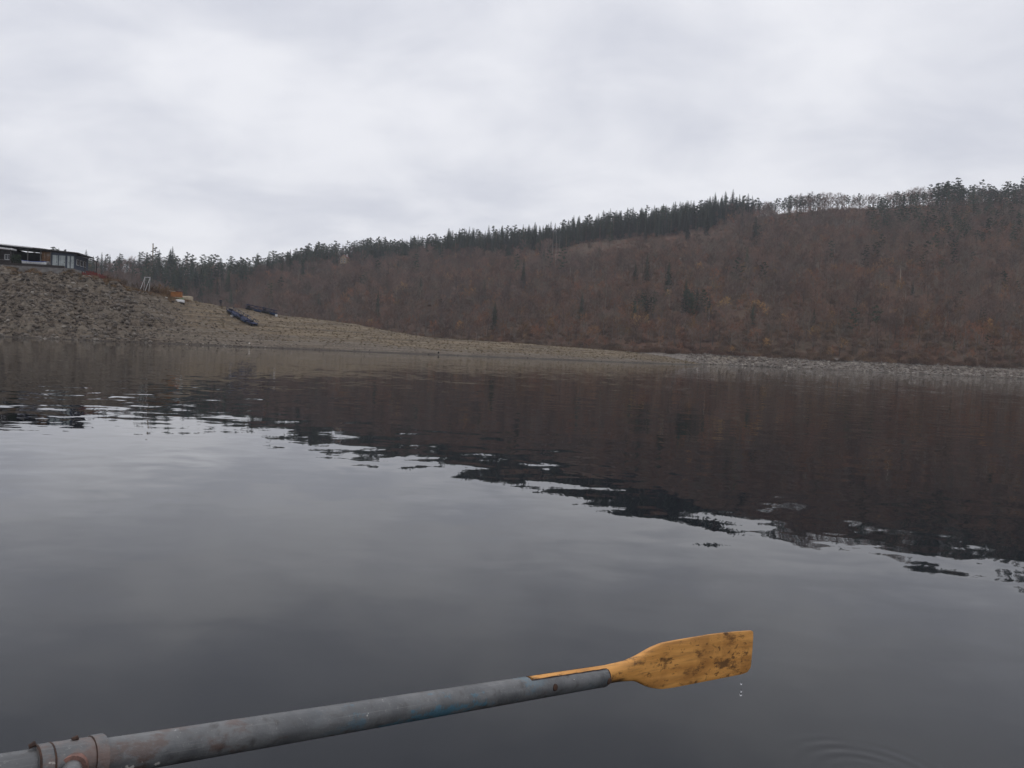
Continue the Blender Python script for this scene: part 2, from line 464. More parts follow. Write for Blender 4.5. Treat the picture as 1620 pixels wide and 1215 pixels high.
# bank sheet
def bank_rows(u, v):
    ys = b_shore(u) - 8; yc = b_crestY(u)
    return np.where(v < 0.8, ys + (yc - ys) * (v / 0.8), yc + ((v - 0.8) / 0.2) ** 1.5 * 110)
def bank_grass(UU, YY, ZZ):
    g = 1 - b_rocky(UU)
    v = (YY - b_shore(UU)) / (b_crestY(UU) - b_shore(UU))
    g = g * np.clip((v - 0.12) / 0.4, 0.08, 1)
    g = np.maximum(g, np.clip((v - 0.97) / 0.05, 0, 1) * 0.7)
    return g
bank = terrain('bank', bank_z, -1.15, 0.30, 560, bank_rows, 150, 'bank_ground', bank_grass); tag(bank, kind='structure')
# lake
lake = mesh_obj('lake', [(-1150, -250, 0), (1150, -250, 0), (1150, 950, 0), (-1150, 950, 0)], [(0, 1, 2, 3)], 'lake_water')
tag(lake, kind='structure')
# lake bed and land under everything, out to the horizon
lb = mesh_obj('lake_bed', [(-1180, -280, -9), (1180, -280, -9), (1180, 1080, -9), (-1180, 1080, -9)], [(0, 1, 2, 3)], 'hill_ground')
tag(lb, kind='structure')

def ground_at(x, y, fz, y0, y1, n=1500):
    """where the sight line through (x, y) first meets the land"""
    u, e_ = uv_of(x, y)
    Y = np.linspace(y0, y1, n)
    z = fz(np.full(n, u), Y); ray = CAM_H + e_ * Y
    hit = np.nonzero(z >= ray)[0]
    k = hit[0] if len(hit) else n - 1
    return Vector((u * Y[k], Y[k], float(z[k])))
def hill_pt(x, y): return ground_at(x, y, hill_z, 230, 760)
def bank_pt(x, y): return ground_at(x, y, bank_z, 100, 262)
def bz(X, Y): return float(bank_z(X / Y, Y))
def hz(X, Y): return float(hill_z(X / Y, Y))

# ------------------------------------------------------------------ plant prototypes (mesh data shared by all copies)
def me_of(mb, name, mat, smooth=False):
    me = bpy.data.meshes.new(name); me.from_pydata(mb.v, [], mb.f)
    if smooth: me.polygons.foreach_set('use_smooth', [True] * len(me.polygons))
    me.materials.append(MATS[mat]); me.update()
    return me
def rv(r, s=1.0): return Vector((r.uniform(-s, s), r.uniform(-s, s), r.uniform(-s, s)))
def sliver(mb, p, d, ln, wd, r):
    d = d.normalized(); s = d.cross(rv(r)).normalized() * wd * 0.5
    mb.face([p - s, p + s, p + d * ln])
def leafq(mb, p, size, r):
    a = rv(r).normalized(); bb = a.cross(rv(r)).normalized()
    mb.face([p - a * size * .5, p + bb * size * .35, p + a * size * .5, p - bb * size * .35])

def broadleaf(seed, leafy, Ht=10.0, bark='bark', crownmat='twig', ntw=620, upright=0.5, wide=1.0):
    r = random.Random(seed)
    tr = MB(); cr = MB()
    lean = Vector((r.uniform(-.05, .05), r.uniform(-.05, .05), 1))
    top = Ht * 0.82
    pts = [lean * (top * k / 5) + Vector((r.uniform(-.15, .15), r.uniform(-.15, .15), 0)) * k / 3 for k in range(6)]
    tr.tube(pts, [0.19, 0.165, 0.14, 0.11, 0.07, 0.03], 5, cap=False)
    tips = []
    nl = r.randint(9, 12)
    for i in range(nl):
        f = 0.28 + 0.68 * i / nl
        k = f * 5; k0 = min(int(k), 4); p = pts[k0].lerp(pts[k0 + 1], k - k0)
        az = i * 2.4 + r.uniform(-.5, .5)
        ln = Ht * (0.40 - 0.25 * abs(f - 0.42)) * r.uniform(0.75, 1.1) * wide
        d = Vector((math.cos(az), math.sin(az), upright + f * 0.7)).normalized()
        q = [p, p + d * ln * .5, p + (d + Vector((0, 0, .35))).normalized() * ln]
        tr.tube(q, [0.06 * (1.2 - f), 0.04 * (1.2 - f) + .008, 0.012], 4, cap=False)
        for s_ in range(4):
            o = q[1].lerp(q[2], s_ / 4) + rv(r, .05)
            dd = (d + rv(r, .8)).normalized(); l2 = ln * r.uniform(.3, .55)
            tr.tube([o, o + dd * l2], [0.022, 0.007], 3, cap=False)
            tips.append((o, dd, l2))
    tips.append((pts[4], lean, Ht * .25)); tips.append((pts[4], lean, Ht * .2))
    for i in range(ntw):
        o, d, l2 = r.choice(tips)
        p = o + d * l2 * r.uniform(0.1, 1.1) + rv(r, .35)
        if leafy and r.random() < leafy:
            leafq(cr, p + rv(r, .35), r.uniform(.22, .5), r)
        else:
            sliver(cr, p, d + rv(r, .9) + Vector((0, 0, .4)), r.uniform(.5, 1.25), r.uniform(.035, .07), r)
    return me_of(tr, 'trunk', bark), me_of(cr, 'crown', crownmat)

def spruce(seed, Ht=18.0, rad=2.5, low=0.12):
    r = random.Random(seed); tr = MB(); cr = MB()
    tr.tube([(0, 0, 0), (0.05, 0, Ht * .5), (0, 0, Ht)], [0.2, 0.12, 0.02], 5, cap=False)
    nw = 24
    for k in range(nw):
        f = k / (nw - 1); z = Ht * (low + (0.985 - low) * f)
        rr_ = rad * (1 - f) ** 0.62 + 0.10
        nb = max(4, int(9 * (1 - f) + 4)); a0 = r.uniform(0, 6)
        for j in range(nb):
            if r.random() < 0.1: continue
            az = a0 + 6.283 * j / nb + r.uniform(-.25, .25); ln = rr_ * r.uniform(.65, 1.12)
            d = Vector((math.cos(az), math.sin(az), 0)); sd = Vector((-d.y, d.x, 0))
            p0 = Vector((0, 0, z + .25)); p1 = d * ln + Vector((0, 0, z - .28 * ln))
            for s_ in range(3):
                a = p0.lerp(p1, s_ / 3 + .05); bb = p0.lerp(p1, (s_ + 1.25) / 3)
                w = (0.34 + 0.24 * ln * (1 - s_ / 3.5)) * r.uniform(.7, 1.2)
                c = a.lerp(bb, .45) + Vector((0, 0, -.12 - .1 * r.random()))
                cr.face([a, c + sd * w, bb, c - sd * w])
    return me_of(tr, 'trunk', 'pine_bark'), me_of(cr, 'crown', 'spruce_needle')

def pine(seed, Ht=17.0, spread=2.6, base=0.52):
    r = random.Random(seed); tr = MB(); cr = MB()
    bx, by = r.uniform(-.7, .7), r.uniform(-.7, .7)
    pts = [Vector((bx * (k / 6) ** 2, by * (k / 6) ** 2, Ht * .95 * k / 6)) for k in range(7)]
    tr.tube(pts, [.22, .19, .165, .14, .11, .07, .03], 5, cap=False)
    for i in range(15):
        f = base + (0.97 - base) * i / 14 + r.uniform(-.03, .03)
        k = min(f, .999) * 6; k0 = min(int(k), 5); p = pts[k0].lerp(pts[k0 + 1], k - k0)
        az = i * 2.4 + r.uniform(-.6, .6)
        prof = math.sin(math.pi * min(1, (f - base) / (1 - base) * .78 + .2)) ** .7
        ln = spread * prof * r.uniform(.55, 1.15)
        d = Vector((math.cos(az), math.sin(az), .25)).normalized()
        q = p + d * ln
        tr.tube([p, p.lerp(q, .6) + Vector((0, 0, -.1)), q], [.055, .035, .015], 3, cap=False)
        for c_ in range(3):
            c = p.lerp(q, .45 + .28 * c_) + rv(r, .25)
            s3 = r.uniform(.5, .85)
            for k2 in range(20):
                v = rv(r); v = v.normalized() * (r.random() ** .5) * s3
                v.z *= .55
                leafq(cr, c + v, r.uniform(.3, .6), r)
    return me_of(tr, 'trunk', 'pine_bark'), me_of(cr, 'crown', 'pine_needle')

PROTO = {
    'bare':   [broadleaf(s, 0.0, ntw=n_, wide=w_) for s, n_, w_ in ((1, 760, .85), (2, 640, .7), (3, 820, .95), (4, 700, .8), (5, 560, .62))],
    'oak':    [broadleaf(s, 0.55, crownmat='oak_leaf', ntw=n_, wide=w_) for s, n_, w_ in ((11, 760, 1.05), (12, 680, .95), (13, 800, 1.1))],
    'yellow': [broadleaf(s, 0.75, crownmat='yellow_leaf', ntw=700, wide=1.05) for s in (21, 22)],
    'spruce': [spruce(31, 18, 3.1), spruce(32, 18, 2.6), spruce(33, 18, 3.5, .16)],
    'pine':   [pine(41, 17, 3.0, .36), pine(42, 17, 2.6, .46), pine(43, 17, 3.4, .28)],
}
PROTO_H = {'bare': 10.0, 'oak': 10.0, 'yellow': 10.0, 'spruce': 18.0, 'pine': 17.0}
NAMES = {'bare': 'leafless_tree', 'oak': 'oak_tree', 'yellow': 'yellow_tree', 'spruce': 'spruce_tree', 'pine': 'pine_tree'}
SOURCES = {}
def plant_tree(kind, var, loc, height, rz, label, group=None):
    tme, cme = PROTO[kind][var]
    s = height / PROTO_H[kind]
    root = empty(NAMES[kind], loc, rz); root.scale = (s, s, s)
    tag(root, label, 'tree', group)
    a = bpy.data.objects.new('trunk', tme); link(a, root)
    c = bpy.data.objects.new('crown', cme); link(c, root)
    SOURCES.setdefault((kind, var), (a, c))
    return root

# ------------------------------------------------------------------ forest survey
COTTAGE = hill_pt(543, 417)
def forest():
    out = []
    sp = 4.7
    for X in np.arange(-640, 620, sp):
        for Y in np.arange(240, 760, sp):
            x = X + rnd.uniform(-2, 2); y = Y + rnd.uniform(-2, 2)
            u = x / y
            if u < -0.86 or u > 0.90: continue
            v = float(hill_v(u, y))
            yr = float(h_ridgeY(u))
            if v < 0.0 or y > yr + 32: continue
            out.append((x, y, u, v, y - yr))
    a = np.array(out)
    z = hill_z(a[:, 2], a[:, 1])
    nA = fbm(a[:, 0] / 45 + 3, a[:, 1] / 45 + 8, 3); nB = fbm(a[:, 0] / 25 + 70, a[:, 1] / 25 + 1, 3)
    trees = []
    for (x, y, u, v, back), zz, na, nb in zip(out, z, nA, nB):
        px, py = to_px(Vector((x, y, zz)))
        r = rnd.random()
        kind = 'bare'; ht = rnd.uniform(6, 10.5) if rnd.random() < .8 else rnd.uniform(10.5, 14)
        oakp = 0.15 + 0.6 * max(0, na + 0.08) + (0.15 if v < 0.35 else 0)
        if px < 700: oakp *= 0.35 + .5 * max(0, (px - 400) / 300)
        if r < oakp: kind = 'oak'; ht = rnd.uniform(4.5, 8.0)
        if kind == 'oak' and rnd.random() < 0.07 and v < 0.45: kind = 'yellow'
        # evergreen stands
        cp = 0.015 if v > .06 else 0.0
        if 395 < px < 700 and v > 0.77 + .06 * nb: cp = 0.92
        if 700 <= px < 1130 and v > 0.80 + .05 * nb: cp = 0.95
        if 1130 <= px < 1200 and v > 0.90: cp = 0.7
        if 1200 <= px < 1300 and v > 0.93: cp = 0.42 if px < 1250 else .2
        if 1300 <= px < 1480 and v > 0.95: cp = 0.10
        if px >= 1480: cp = 0.7 if v > 0.80 else (0.34 if v > 0.5 + 0.1 * nb else 0.04)
        if 1380 < px < 1480 and 0.6 < v < 0.95: cp = 0.22
        if 225 < px < 440 and v > 0.42 + 0.3 * nb + max(0, (px - 330) / 110) * .45: cp = 0.62
        if 120 < px <= 225 and v > 0.6: cp = 0.25
        if px <= 120 and v > 0.6: cp = 0.35
        if rnd.random() < cp:
            if px < 395: kind = 'pine' if rnd.random() < .6 else 'spruce'; ht = rnd.uniform(9, 19)
            elif px < 700: kind = 'pine' if rnd.random() < .6 else 'spruce'; ht = 10 + 8 * rnd.random() ** 1.4
            elif px < 1200: kind = 'spruce' if rnd.random() < .8 else 'pine'; ht = 12.5 + 8.5 * rnd.random() ** 1.5
            else: kind = 'pine'; ht = rnd.uniform(11, 16)
            if px >= 1480: ht = rnd.uniform(10, 20) if v > .84 else rnd.uniform(8, 13)
        elif v > 0.955 and 1200 < px < 1490:
            kind = 'bare'; ht = rnd.uniform(10.5, 15.5)
            if back > 14 or rnd.random() < 0.5: continue
        elif v > 0.86 and 1230 < px < 1480: ht = rnd.uniform(2.5, 4.5)
        elif v > 0.9 and px < 395: ht = rnd.uniform(8, 13)
        elif v > 0.88 and px >= 1480: kind = 'bare'; ht = rnd.uniform(8, 14)
        if back > 14 and px > 1200 and px < 1480: continue
        if back > 0 and kind in ('oak', 'yellow'): kind = 'bare'
        if v > .84: ht *= 1 + .4 * nb
        # open stony clearing below the ridge
        if 870 < px < 1160 and 0.60 < v < 0.84 and kind not in ('spruce', 'pine'):
            if rnd.random() < 0.55: continue
            ht *= 0.55
        if kind in ('bare', 'oak') and v < 0.9 and nb > 0.28 and rnd.random() < 0.5: continue
        if v < 0.03: ht *= 0.7
        if px >= 1480 and v > 0.9 and (back > 30 or rnd.random() < 0.2): continue
        if 533 < px < 553 and y < COTTAGE.y + 9 and py - ht / y * FPX < 414: continue      # the cottage's clearing
        trees.append([kind, x, y, zz, ht, px, py, v, back])
    return trees
TREES = forest()
def add_tree(kind, px, py, ht):
    p = hill_pt(px, py); TREES.append([kind, p.x, p.y, p.z, ht, px, py, float(hill_v(p.x / p.y, p.y)), 0])

def size_of(tr): return tr[4] / tr[2]
NV = {k: len(v) for k, v in PROTO.items()}
def in_view(tr):
    _, x, y, z, ht, px, py, v, back = tr
    if not (-15 < px < 1635): return False
    # hidden behind the near bank?
    cy = np.interp(px, [c[0] for c in crest_px], [c[1] for c in crest_px]) if px < 1118 else 9999
    return py - ht / y * FPX < cy - 6 and back < 8

def skyline(tr):   # stands on the ridge, seen against the sky
    return tr[7] > 0.93
def where(px, v):
    if px < 700: return 'low on the slope behind the grassy spit' if v < .4 else 'high on the slope behind the grassy spit'
    if px < 1000: return 'on the slope above the thin end of the spit' if v < .4 else 'high on the slope under the spruce row'
    if px < 1130: return 'around the dark green stand on the slope' if v < .55 else 'near the stony clearing under the ridge'
    if px < 1300: return 'on the slope above the bouldery far shore' if v < .4 else 'on the upper slope right of the clearing'
    return 'low on the right part of the slope' if v < .35 else 'higher on the right part of the slope'
def zone_text(kind, tr):
    px, v = tr[5], tr[7]
    if kind == 'spruce':
        if px < 395: return 'dark spruce in the bluish wood behind the rocky bank', 'spruces behind the rocky bank'
        if v > 0.78:
            w = 'left of the pale trunks' if px < 860 else ('just right of the pale trunks' if px < 1000 else 'above the stony clearing')
            return 'tall narrow spruce in the dark ridge row, ' + w, 'spruces of the ridge row ' + w
        return 'dark green spruce among the brown trees of the slope', 'spruces on the slope'
    if kind == 'pine':
        if px < 395: return 'dark rounded pine in the bluish wood behind the rocky bank', 'pines behind the rocky bank'
        if px < 700 and v > 0.7: return 'dark pine on the low descending end of the ridge', 'pines on the low end of the ridge'
        if px < 1200 and v > 0.7: return 'pine with round crown standing in the spruce row on the ridge', 'pines in the spruce row'
        if px < 1480 and v > 0.9: return 'dark pine among the leafless skyline trees of the ridge', 'pines among the leafless skyline trees'
        if v > 0.8: return 'dark green pine on the high right end of the ridge', 'pines on the high end of the ridge'
        return 'dark green pine growing amid the brown trees of the slope', 'pines on the slope'
    if kind == 'oak':
        w = where(px, v); return 'russet tree still holding brown leaves, ' + w, 'russet oaks ' + w
    if kind == 'yellow':
        return 'small tree with yellow-orange leaves low on the slope across the lake', 'yellow trees on the slope'
    if v > 0.93 and px > 1150: return 'leafless tree standing against the sky on the right half of the ridge', 'leafless trees on the skyline'
    if px < 395: return 'grey leafless tree in the wood behind the rocky bank', 'leafless trees behind the rocky bank'
    w = where(px, v); return 'leafless grey-brown tree ' + w, 'leafless trees ' + w

used = set()
for kind in ('bare', 'oak', 'yellow', 'spruce', 'pine'):
    idx = [i for i, tr in enumerate(TREES) if tr[0] == kind and in_view(tr)]
    # the ones that show largest; those outlined against the sky show whole
    idx.sort(key=lambda i: -size_of(TREES[i]) * (1.9 if skyline(TREES[i]) else 1.0))
    for i in idx[:290]:
        _, x, y, z, ht, px, py, v, back = TREES[i]
        lab, grp = zone_text(kind, TREES[i])
        plant_tree(kind, rnd.randrange(NV[kind]), (x, y, z - 0.15), ht, rnd.uniform(0, 6.28), lab, grp)
        used.add(i)

# trees that stand out by themselves
solo = [
    ('spruce', 1190, 516, 10.5, 'lone small dark spruce on the slope above the bouldery shore'),
    ('spruce', 1287, 513, 7.0, 'short dark spruce beside a yellow tree, low on the slope'),
    ('spruce', 1443, 470, 8.5, 'narrow dark spruce half way up the right side of the slope'),
    ('pine', 1562, 566, 8.5, 'low dark evergreen just above the pale shore at the far right'),
    ('yellow', 1242, 521, 7.0, 'round yellow-orange tree above the far shore, beside a short spruce'),
    ('yellow', 1478, 503, 6.0, 'yellowish tree half way down the right side of the slope'),
    ('yellow', 1212, 556, 5.5, 'orange bushy tree at the water-worn edge above the boulders'),
    ('oak', 972, 470, 11.0, 'tall pinkish-brown tree left of the dark green stand'),
    ('yellow', 1005, 525, 8.0, 'orange tree at the foot of the dark green stand'),
]
for k_, px, py, ht, lab in solo:
    p = hill_pt(px, py); plant_tree(k_, rnd.randrange(NV[k_]), (p.x, p.y, p.z - .1), ht, rnd.uniform(0, 6), lab)
p = hill_pt(378, 441)
p = at(379, 440, 600); plant_tree('pine', 1, (p.x, p.y, hz(p.x, p.y) - .2), 20.0, 1.0, 'lone tall pine standing above the dip at the left end of the ridge')
for k in range(30):
    px = 1000 + rnd.random() * 46 if k % 2 else 1066 + rnd.random() * 56
    py = 492 + rnd.random() * 22; ht = rnd.uniform(8, 11) if k % 2 else rnd.uniform(10, 14)
    p = hill_pt(px, py)
    plant_tree('spruce' if rnd.random() < .4 else 'pine', rnd.choice((0, 2)), (p.x, p.y, p.z - .1), ht, rnd.uniform(0, 6),
               'evergreen in the left half of the dark green stand on the slope' if k % 2 else 'evergreen in the taller right half of the dark green stand on the slope',
               'evergreens of the stand, left half' if k % 2 else 'evergreens of the stand, right half')
# pale standing trunks
def pale_trunk(px, py, ht, lab, grp=None):
    p = hill_pt(px, py); r = random.Random(int(px))
    root = empty('dead_tree', (p.x, p.y, p.z - .2)); tag(root, lab, 'tree', grp)
    mb = MB().tube([(0, 0, 0), (.1, 0, ht * .5), (.05, .1, ht)], [.2, .16, .07], 6); mb.build('trunk', 'pale_bark', root, True)
    for k in range(5):
        z = ht * (.55 + .09 * k); az = k * 2.1
        d = Vector((math.cos(az), math.sin(az), .3)) * r.uniform(.5, 1.1)
        MB().tube([(.09, .05, z), Vector((.09, .05, z)) + d], [.04, .015], 4).build('limb', 'pale_bark', root)
for px, py, ht in ((873, 415, 22), (878, 428, 24), (884, 412, 18)):
    pale_trunk(px, py, ht, 'tall pale bare trunk in the group below the spruce row', 'pale trunks below the spruce row')
pale_trunk(862, 446, 9, 'short pale trunk on the slope left of the clearing')
pale_trunk(901, 452, 11, 'thin pale trunk on the slope below the clearing')
pale_trunk(1525, 553, 8.5, 'single pale trunk just above the shore at the right')
pale_trunk(1120, 522, 9, 'pale trunk at the right edge of the dark green stand')
pale_trunk(1423, 455, 9.5, 'pale trunk half way up the slope at the right')

# the rest of the wood as masses
def scatter_stuff(name, pts, variants, label, kind_h=None):
    """pts: (x, y, z, scale, rz, pick); variants: list of tuples of source objects"""
    me = bpy.data.meshes.new(name); me.from_pydata([p[:3] for p in pts], [], [])
    for an, tp, col_ in (('scl', 'FLOAT', 3), ('rz', 'FLOAT', 4), ('pick', 'INT', 5)):
        a = me.attributes.new(an, tp, 'POINT'); a.data.foreach_set('value', [p[col_] for p in pts])
    o = bpy.data.objects.new(name, me); COL.objects.link(o)
    ng = bpy.data.node_groups.new(name, 'GeometryNodeTree')
    ng.interface.new_socket('Geometry', in_out='INPUT', socket_type='NodeSocketGeometry')
    ng.interface.new_socket('Geometry', in_out='OUTPUT', socket_type='NodeSocketGeometry')
    gi = ng.nodes.new('NodeGroupInput'); go = ng.nodes.new('NodeGroupOutput')
    allj = ng.nodes.new('GeometryNodeJoinGeometry')
    for var in variants:
        j = ng.nodes.new('GeometryNodeJoinGeometry')
        for ob in var:
            n = ng.nodes.new('GeometryNodeObjectInfo'); n.inputs['Object'].default_value = ob; n.transform_space = 'ORIGINAL'
            ng.links.new(n.outputs['Geometry'], j.inputs[0])
        gt = ng.nodes.new('GeometryNodeGeometryToInstance'); ng.links.new(j.outputs[0], gt.inputs[0])
        ng.links.new(gt.outputs[0], allj.inputs[0])
    iop = ng.nodes.new('GeometryNodeInstanceOnPoints'); iop.inputs['Pick Instance'].default_value = True
    ng.links.new(gi.outputs[0], iop.inputs['Points']); ng.links.new(allj.outputs[0], iop.inputs['Instance'])
    def attr(an, tp):
        n = ng.nodes.new('GeometryNodeInputNamedAttribute'); n.data_type = tp; n.inputs['Name'].default_value = an
        return n.outputs[0]
    ng.links.new(attr('pick', 'INT'), iop.inputs['Instance Index'])
    cx = ng.nodes.new('ShaderNodeCombineXYZ'); ng.links.new(attr('rz', 'FLOAT'), cx.inputs[2])
    e2r = ng.nodes.new('FunctionNodeEulerToRotation'); ng.links.new(cx.outputs[0], e2r.inputs[0]); ng.links.new(e2r.outputs[0], iop.inputs['Rotation'])
    cs = ng.nodes.new('ShaderNodeCombineXYZ'); sc_ = attr('scl', 'FLOAT')
    for k in range(3): ng.links.new(sc_, cs.inputs[k])
    ng.links.new(cs.outputs[0], iop.inputs['Scale'])
    ng.links.new(iop.outputs[0], go.inputs[0])
    md = o.modifiers.new('scatter', 'NODES'); md.node_group = ng
    tag(o, label, None, None, 'stuff')
    return o
for kind, nm, lab in (('bare', 'leafless_wood', 'mass of leafless grey-brown trees covering the slope'), ('oak', 'russet_wood', 'mass of russet oaks scattered over the slope'),
                      ('yellow', 'yellow_wood', 'scatter of small yellowing trees on the slope'),
                      ('spruce', 'spruce_wood', 'dense dark spruce wood behind the ridge row'), ('pine', 'pine_wood', 'dense dark pine wood along the ridge')):
    pts = [(tr[1], tr[2], tr[3] - .15, tr[4] / PROTO_H[kind], rnd.uniform(0, 6.28), rnd.randrange(NV[kind])) for i, tr in enumerate(TREES) if tr[0] == kind and i not in used]
    if not pts: continue
    scatter_stuff(nm, pts, [SOURCES[(kind, v)] for v in range(NV[kind]) if (kind, v) in SOURCES], lab)
# undergrowth
bm_ = MB(); r_ = random.Random(5)
for i in range(260):
    a = r_.uniform(0, 6.28); rr2 = r_.random() ** .5 * 1.1
    p = Vector((math.cos(a) * rr2, math.sin(a) * rr2, r_.random() * (1.5 - rr2)))
    if r_.random() < .4: leafq(bm_, p, r_.uniform(.15, .35), r_)
    else: sliver(bm_, p, Vector((math.cos(a) * .6, math.sin(a) * .6, 1)) + rv(r_, .5), r_.uniform(.4, .9), .05, r_)
bm_.f = bm_.f
BRUSH = me_of(bm_, 'brush', 'red_twig')
gm_ = MB()
for i in range(70):
    a = r_.uniform(0, 6.28); d = Vector((math.cos(a), math.sin(a), r_.uniform(.8, 2.5)))
    sliver(gm_, Vector((r_.uniform(-.35, .35), r_.uniform(-.35, .35), 0)), d, r_.uniform(.25, .6), .06, r_)
TUFT = me_of(gm_, 'tuft', 'dry_grass')
TUFT_R = me_of(gm_, 'tuft', 'rust_grass')

# shrubs on the near bank, single ones
def shrub(px, py, Y, h, lab, grp=None, mesh=BRUSH, name='shrub', cat='shrub'):
    p = at(px, py, Y); z = bz(p.x, p.y)
    root = empty(name, (p.x, p.y, z - .1), rnd.uniform(0, 6)); root.scale = (h, h, h); tag(root, lab, cat, grp)
    s = MB()
    for k in range(5):
        a = k * 1.26; s.tube([(0, 0, 0), (.25 * math.cos(a), .25 * math.sin(a), .7)], [.02, .008], 4)
    s.build('stem', 'bark', root)
    link(bpy.data.objects.new('crown', mesh), root)
    return root
first = None
for px, py, Y, h in ((236, 462, 161, 1.9), (246, 463, 165, 2.2), (256, 465, 167, 2.3), (266, 467, 168, 2.2), (276, 468, 170, 1.8), (250, 466, 172, 2.6), (215, 457, 160, 1.6), (262, 470, 175, 2.7)):
    o = shrub(px, py, Y, h, 'reddish-brown leafless shrub in the thicket between white ladder frame and orange crate', 'reddish shrubs on the bank')
    first = first or o
brush_src = first.children[1] if first.children[1].data == BRUSH else first.children[0]
shrub(188, 455, 152.5, 1.2, 'low shrub on the bank edge right of the red fence')
shrub(175, 449, 153, 1.3, 'brown shrub at the end of the red fence')
for px, py, Y, h in ((128, 432, 146.5, .8), (137, 434, 147, .9), (146, 436, 147.5, 1.0), (154, 438, 148.5, .9), (163, 441, 149.5, 1.0), (196, 456, 151.5, .9), (206, 459, 152.5, .9)):
    shrub(px, py, Y, h, 'low dry shrub along the top edge of the rocky bank below the red fence', 'dry shrubs below the red fence', TUFT_R)
pts = []
for i in range(9000):
    u = rnd.uniform(-.75, .80); ys = float(h_shore(u)); yr = float(h_ridgeY(u))
    y = ys + 9.5 + (yr - ys) * rnd.random() ** 1.8
    pts.append((u * y, y, 0.0, rnd.uniform(.6, 1.6), rnd.uniform(0, 6.28), 0))
pa = np.array(pts); zz = hill_z(pa[:, 0] / pa[:, 1], pa[:, 1])
pts = [(p[0], p[1], float(z_) - .1, p[3], p[4], 0) for p, z_ in zip(pts, zz)]
scatter_stuff('undergrowth', pts, [(brush_src,)], 'brown brush covering the ground under the trees')

# ------------------------------------------------------------------ rocks
def rock_mesh(seed):
    r = random.Random(seed)
    bm = bmesh.new(); bmesh.ops.create_icosphere(bm, subdivisions=1 if seed % 3 else 2, radius=.5)
    planes = [(rv(r).normalized(), r.uniform(.26, .42)) for _ in range(9)]
    for v in bm.verts:
        for n, d in planes:
            k = v.co.dot(n) - d
            if k > 0: v.co -= n * k
        v.co.x *= 1.35; v.co.z *= .8
        v.co += rv(r, .025)
    me = bpy.data.meshes.new('rock'); bm.to_mesh(me); bm.free(); me.materials.append(MATS['stone'])
    return me
ROCKS = [rock_mesh(s) for s in range(7)]
_m = MATS['stone'].copy(); _m.name = 'shore_stone'; MATS['shore_stone'] = _m
for _n in _m.node_tree.nodes:
    if _n.type == 'VALTORGB':
        for _e in _n.color_ramp.elements: _e.color = (min(_e.color[0] * 1.2 + .02, .5), min(_e.color[1] * 1.2 + .018, .46), min(_e.color[2] * 1.2 + .016, .42), 1)
SHORE_ROCKS = []
for _me in ROCKS:
    _c = _me.copy(); _c.materials.clear(); _c.materials.append(_m); SHORE_ROCKS.append(_c)
def put_rock(parent, me, p, s, r):
    o = bpy.data.objects.new('rock', me); link(o, parent)
    o.location = p; o.rotation_euler = (r.uniform(-.5, .5), r.uniform(-.5, .5), r.uniform(0, 6.28))
    o.scale = (s * r.uniform(.8, 1.3), s * r.uniform(.7, 1.1), s * r.uniform(.6, 1.0))
    return o
rr3 = random.Random(21)
bank_rocks = []
for i in range(34000):
    u = U(rr3.uniform(-120, 1118)); ys = float(b_shore(u)); yc = float(b_crestY(u)); rk = float(b_rocky(u))
    v = rr3.random() ** (1.0 if rk > .4 else 2.2) * (.98 if rk > .3 else .75)
    if rr3.random() > rk + (0.12 if u < U(600) else .06): continue
    y = ys - 0.5 + (yc - ys) * v
    s = (0.10 + 0.62 * rr3.random() ** 7) * (0.5 + 0.8 * rk)
    bank_rocks.append((u, y, s))
br = np.array(bank_rocks); bzv = bank_z(br[:, 0], br[:, 1])
order = np.argsort(-br[:, 2])
small = []
for n_i, i in enumerate(order):
    u, y, s = bank_rocks[i]; p = (u * y, y, float(bzv[i]) + s * .08)
    if n_i < 230 : put_rock(bank, ROCKS[n_i % 7], p, s * 1.05, rr3)
    else: small.append((*p, s, rr3.uniform(0, 6.28), rr3.randrange(7)))
far_rocks = []
for i in range(6000):
    x_ = rr3.uniform(1085, 1680); boulder = 1 if 1170 < x_ < 1250 else 0
    u = U(x_, 580); ys = float(h_shore(u)); d = rr3.random() * 10.5
    s = .28 + (1.7 if boulder else 1.0) * rr3.random() ** (2.0 if boulder else 4)
    if not boulder and rr3.random() < .3: continue
    far_rocks.append((u, ys + d - .3, s))
fr_ = np.array(far_rocks); fz_ = hill_z(fr_[:, 0], fr_[:, 1])
order = np.argsort(-fr_[:, 2]); fsmall = []
for n_i, i in enumerate(order):
    u, y, s = far_rocks[i]; p = (u * y, y, float(fz_[i]) + s * .08)
    if n_i < 150: put_rock(hill, SHORE_ROCKS[n_i % 7], p, s, rr3)
    else: fsmall.append((*p, s, rr3.uniform(0, 6.28), rr3.randrange(7)))
for px, py in ((985, 398), (1000, 402), (1008, 409), (1055, 415), (1064, 412), (1073, 418), (1122, 405), (1130, 410), (1118, 413), (1128, 416), (960, 402), (970, 396), (1085, 410), (1045, 408), *[(900 + 255 * rr3.random(), 388 + 34 * rr3.random()) for _ in range(34)], (1365, 535), (1372, 540), (1380, 546), (1358, 548)):
    p = hill_pt(px, py); put_rock(hill, SHORE_ROCKS[rr3.randrange(7)], p + Vector((0, 0, .3)), rr3.uniform(.8, 2.4), rr3)
rock_src = [(next(o for o in bank.children if o.data == me),) for me in ROCKS]
scatter_stuff('bank_rubble', small, rock_src, 'loose grey-brown rubble covering the near bank')
shore_src = [(next(o for o in hill.children if o.data == me),) for me in SHORE_ROCKS]
scatter_stuff('shore_rubble', fsmall, shore_src, 'loose grey rubble along the far shore')

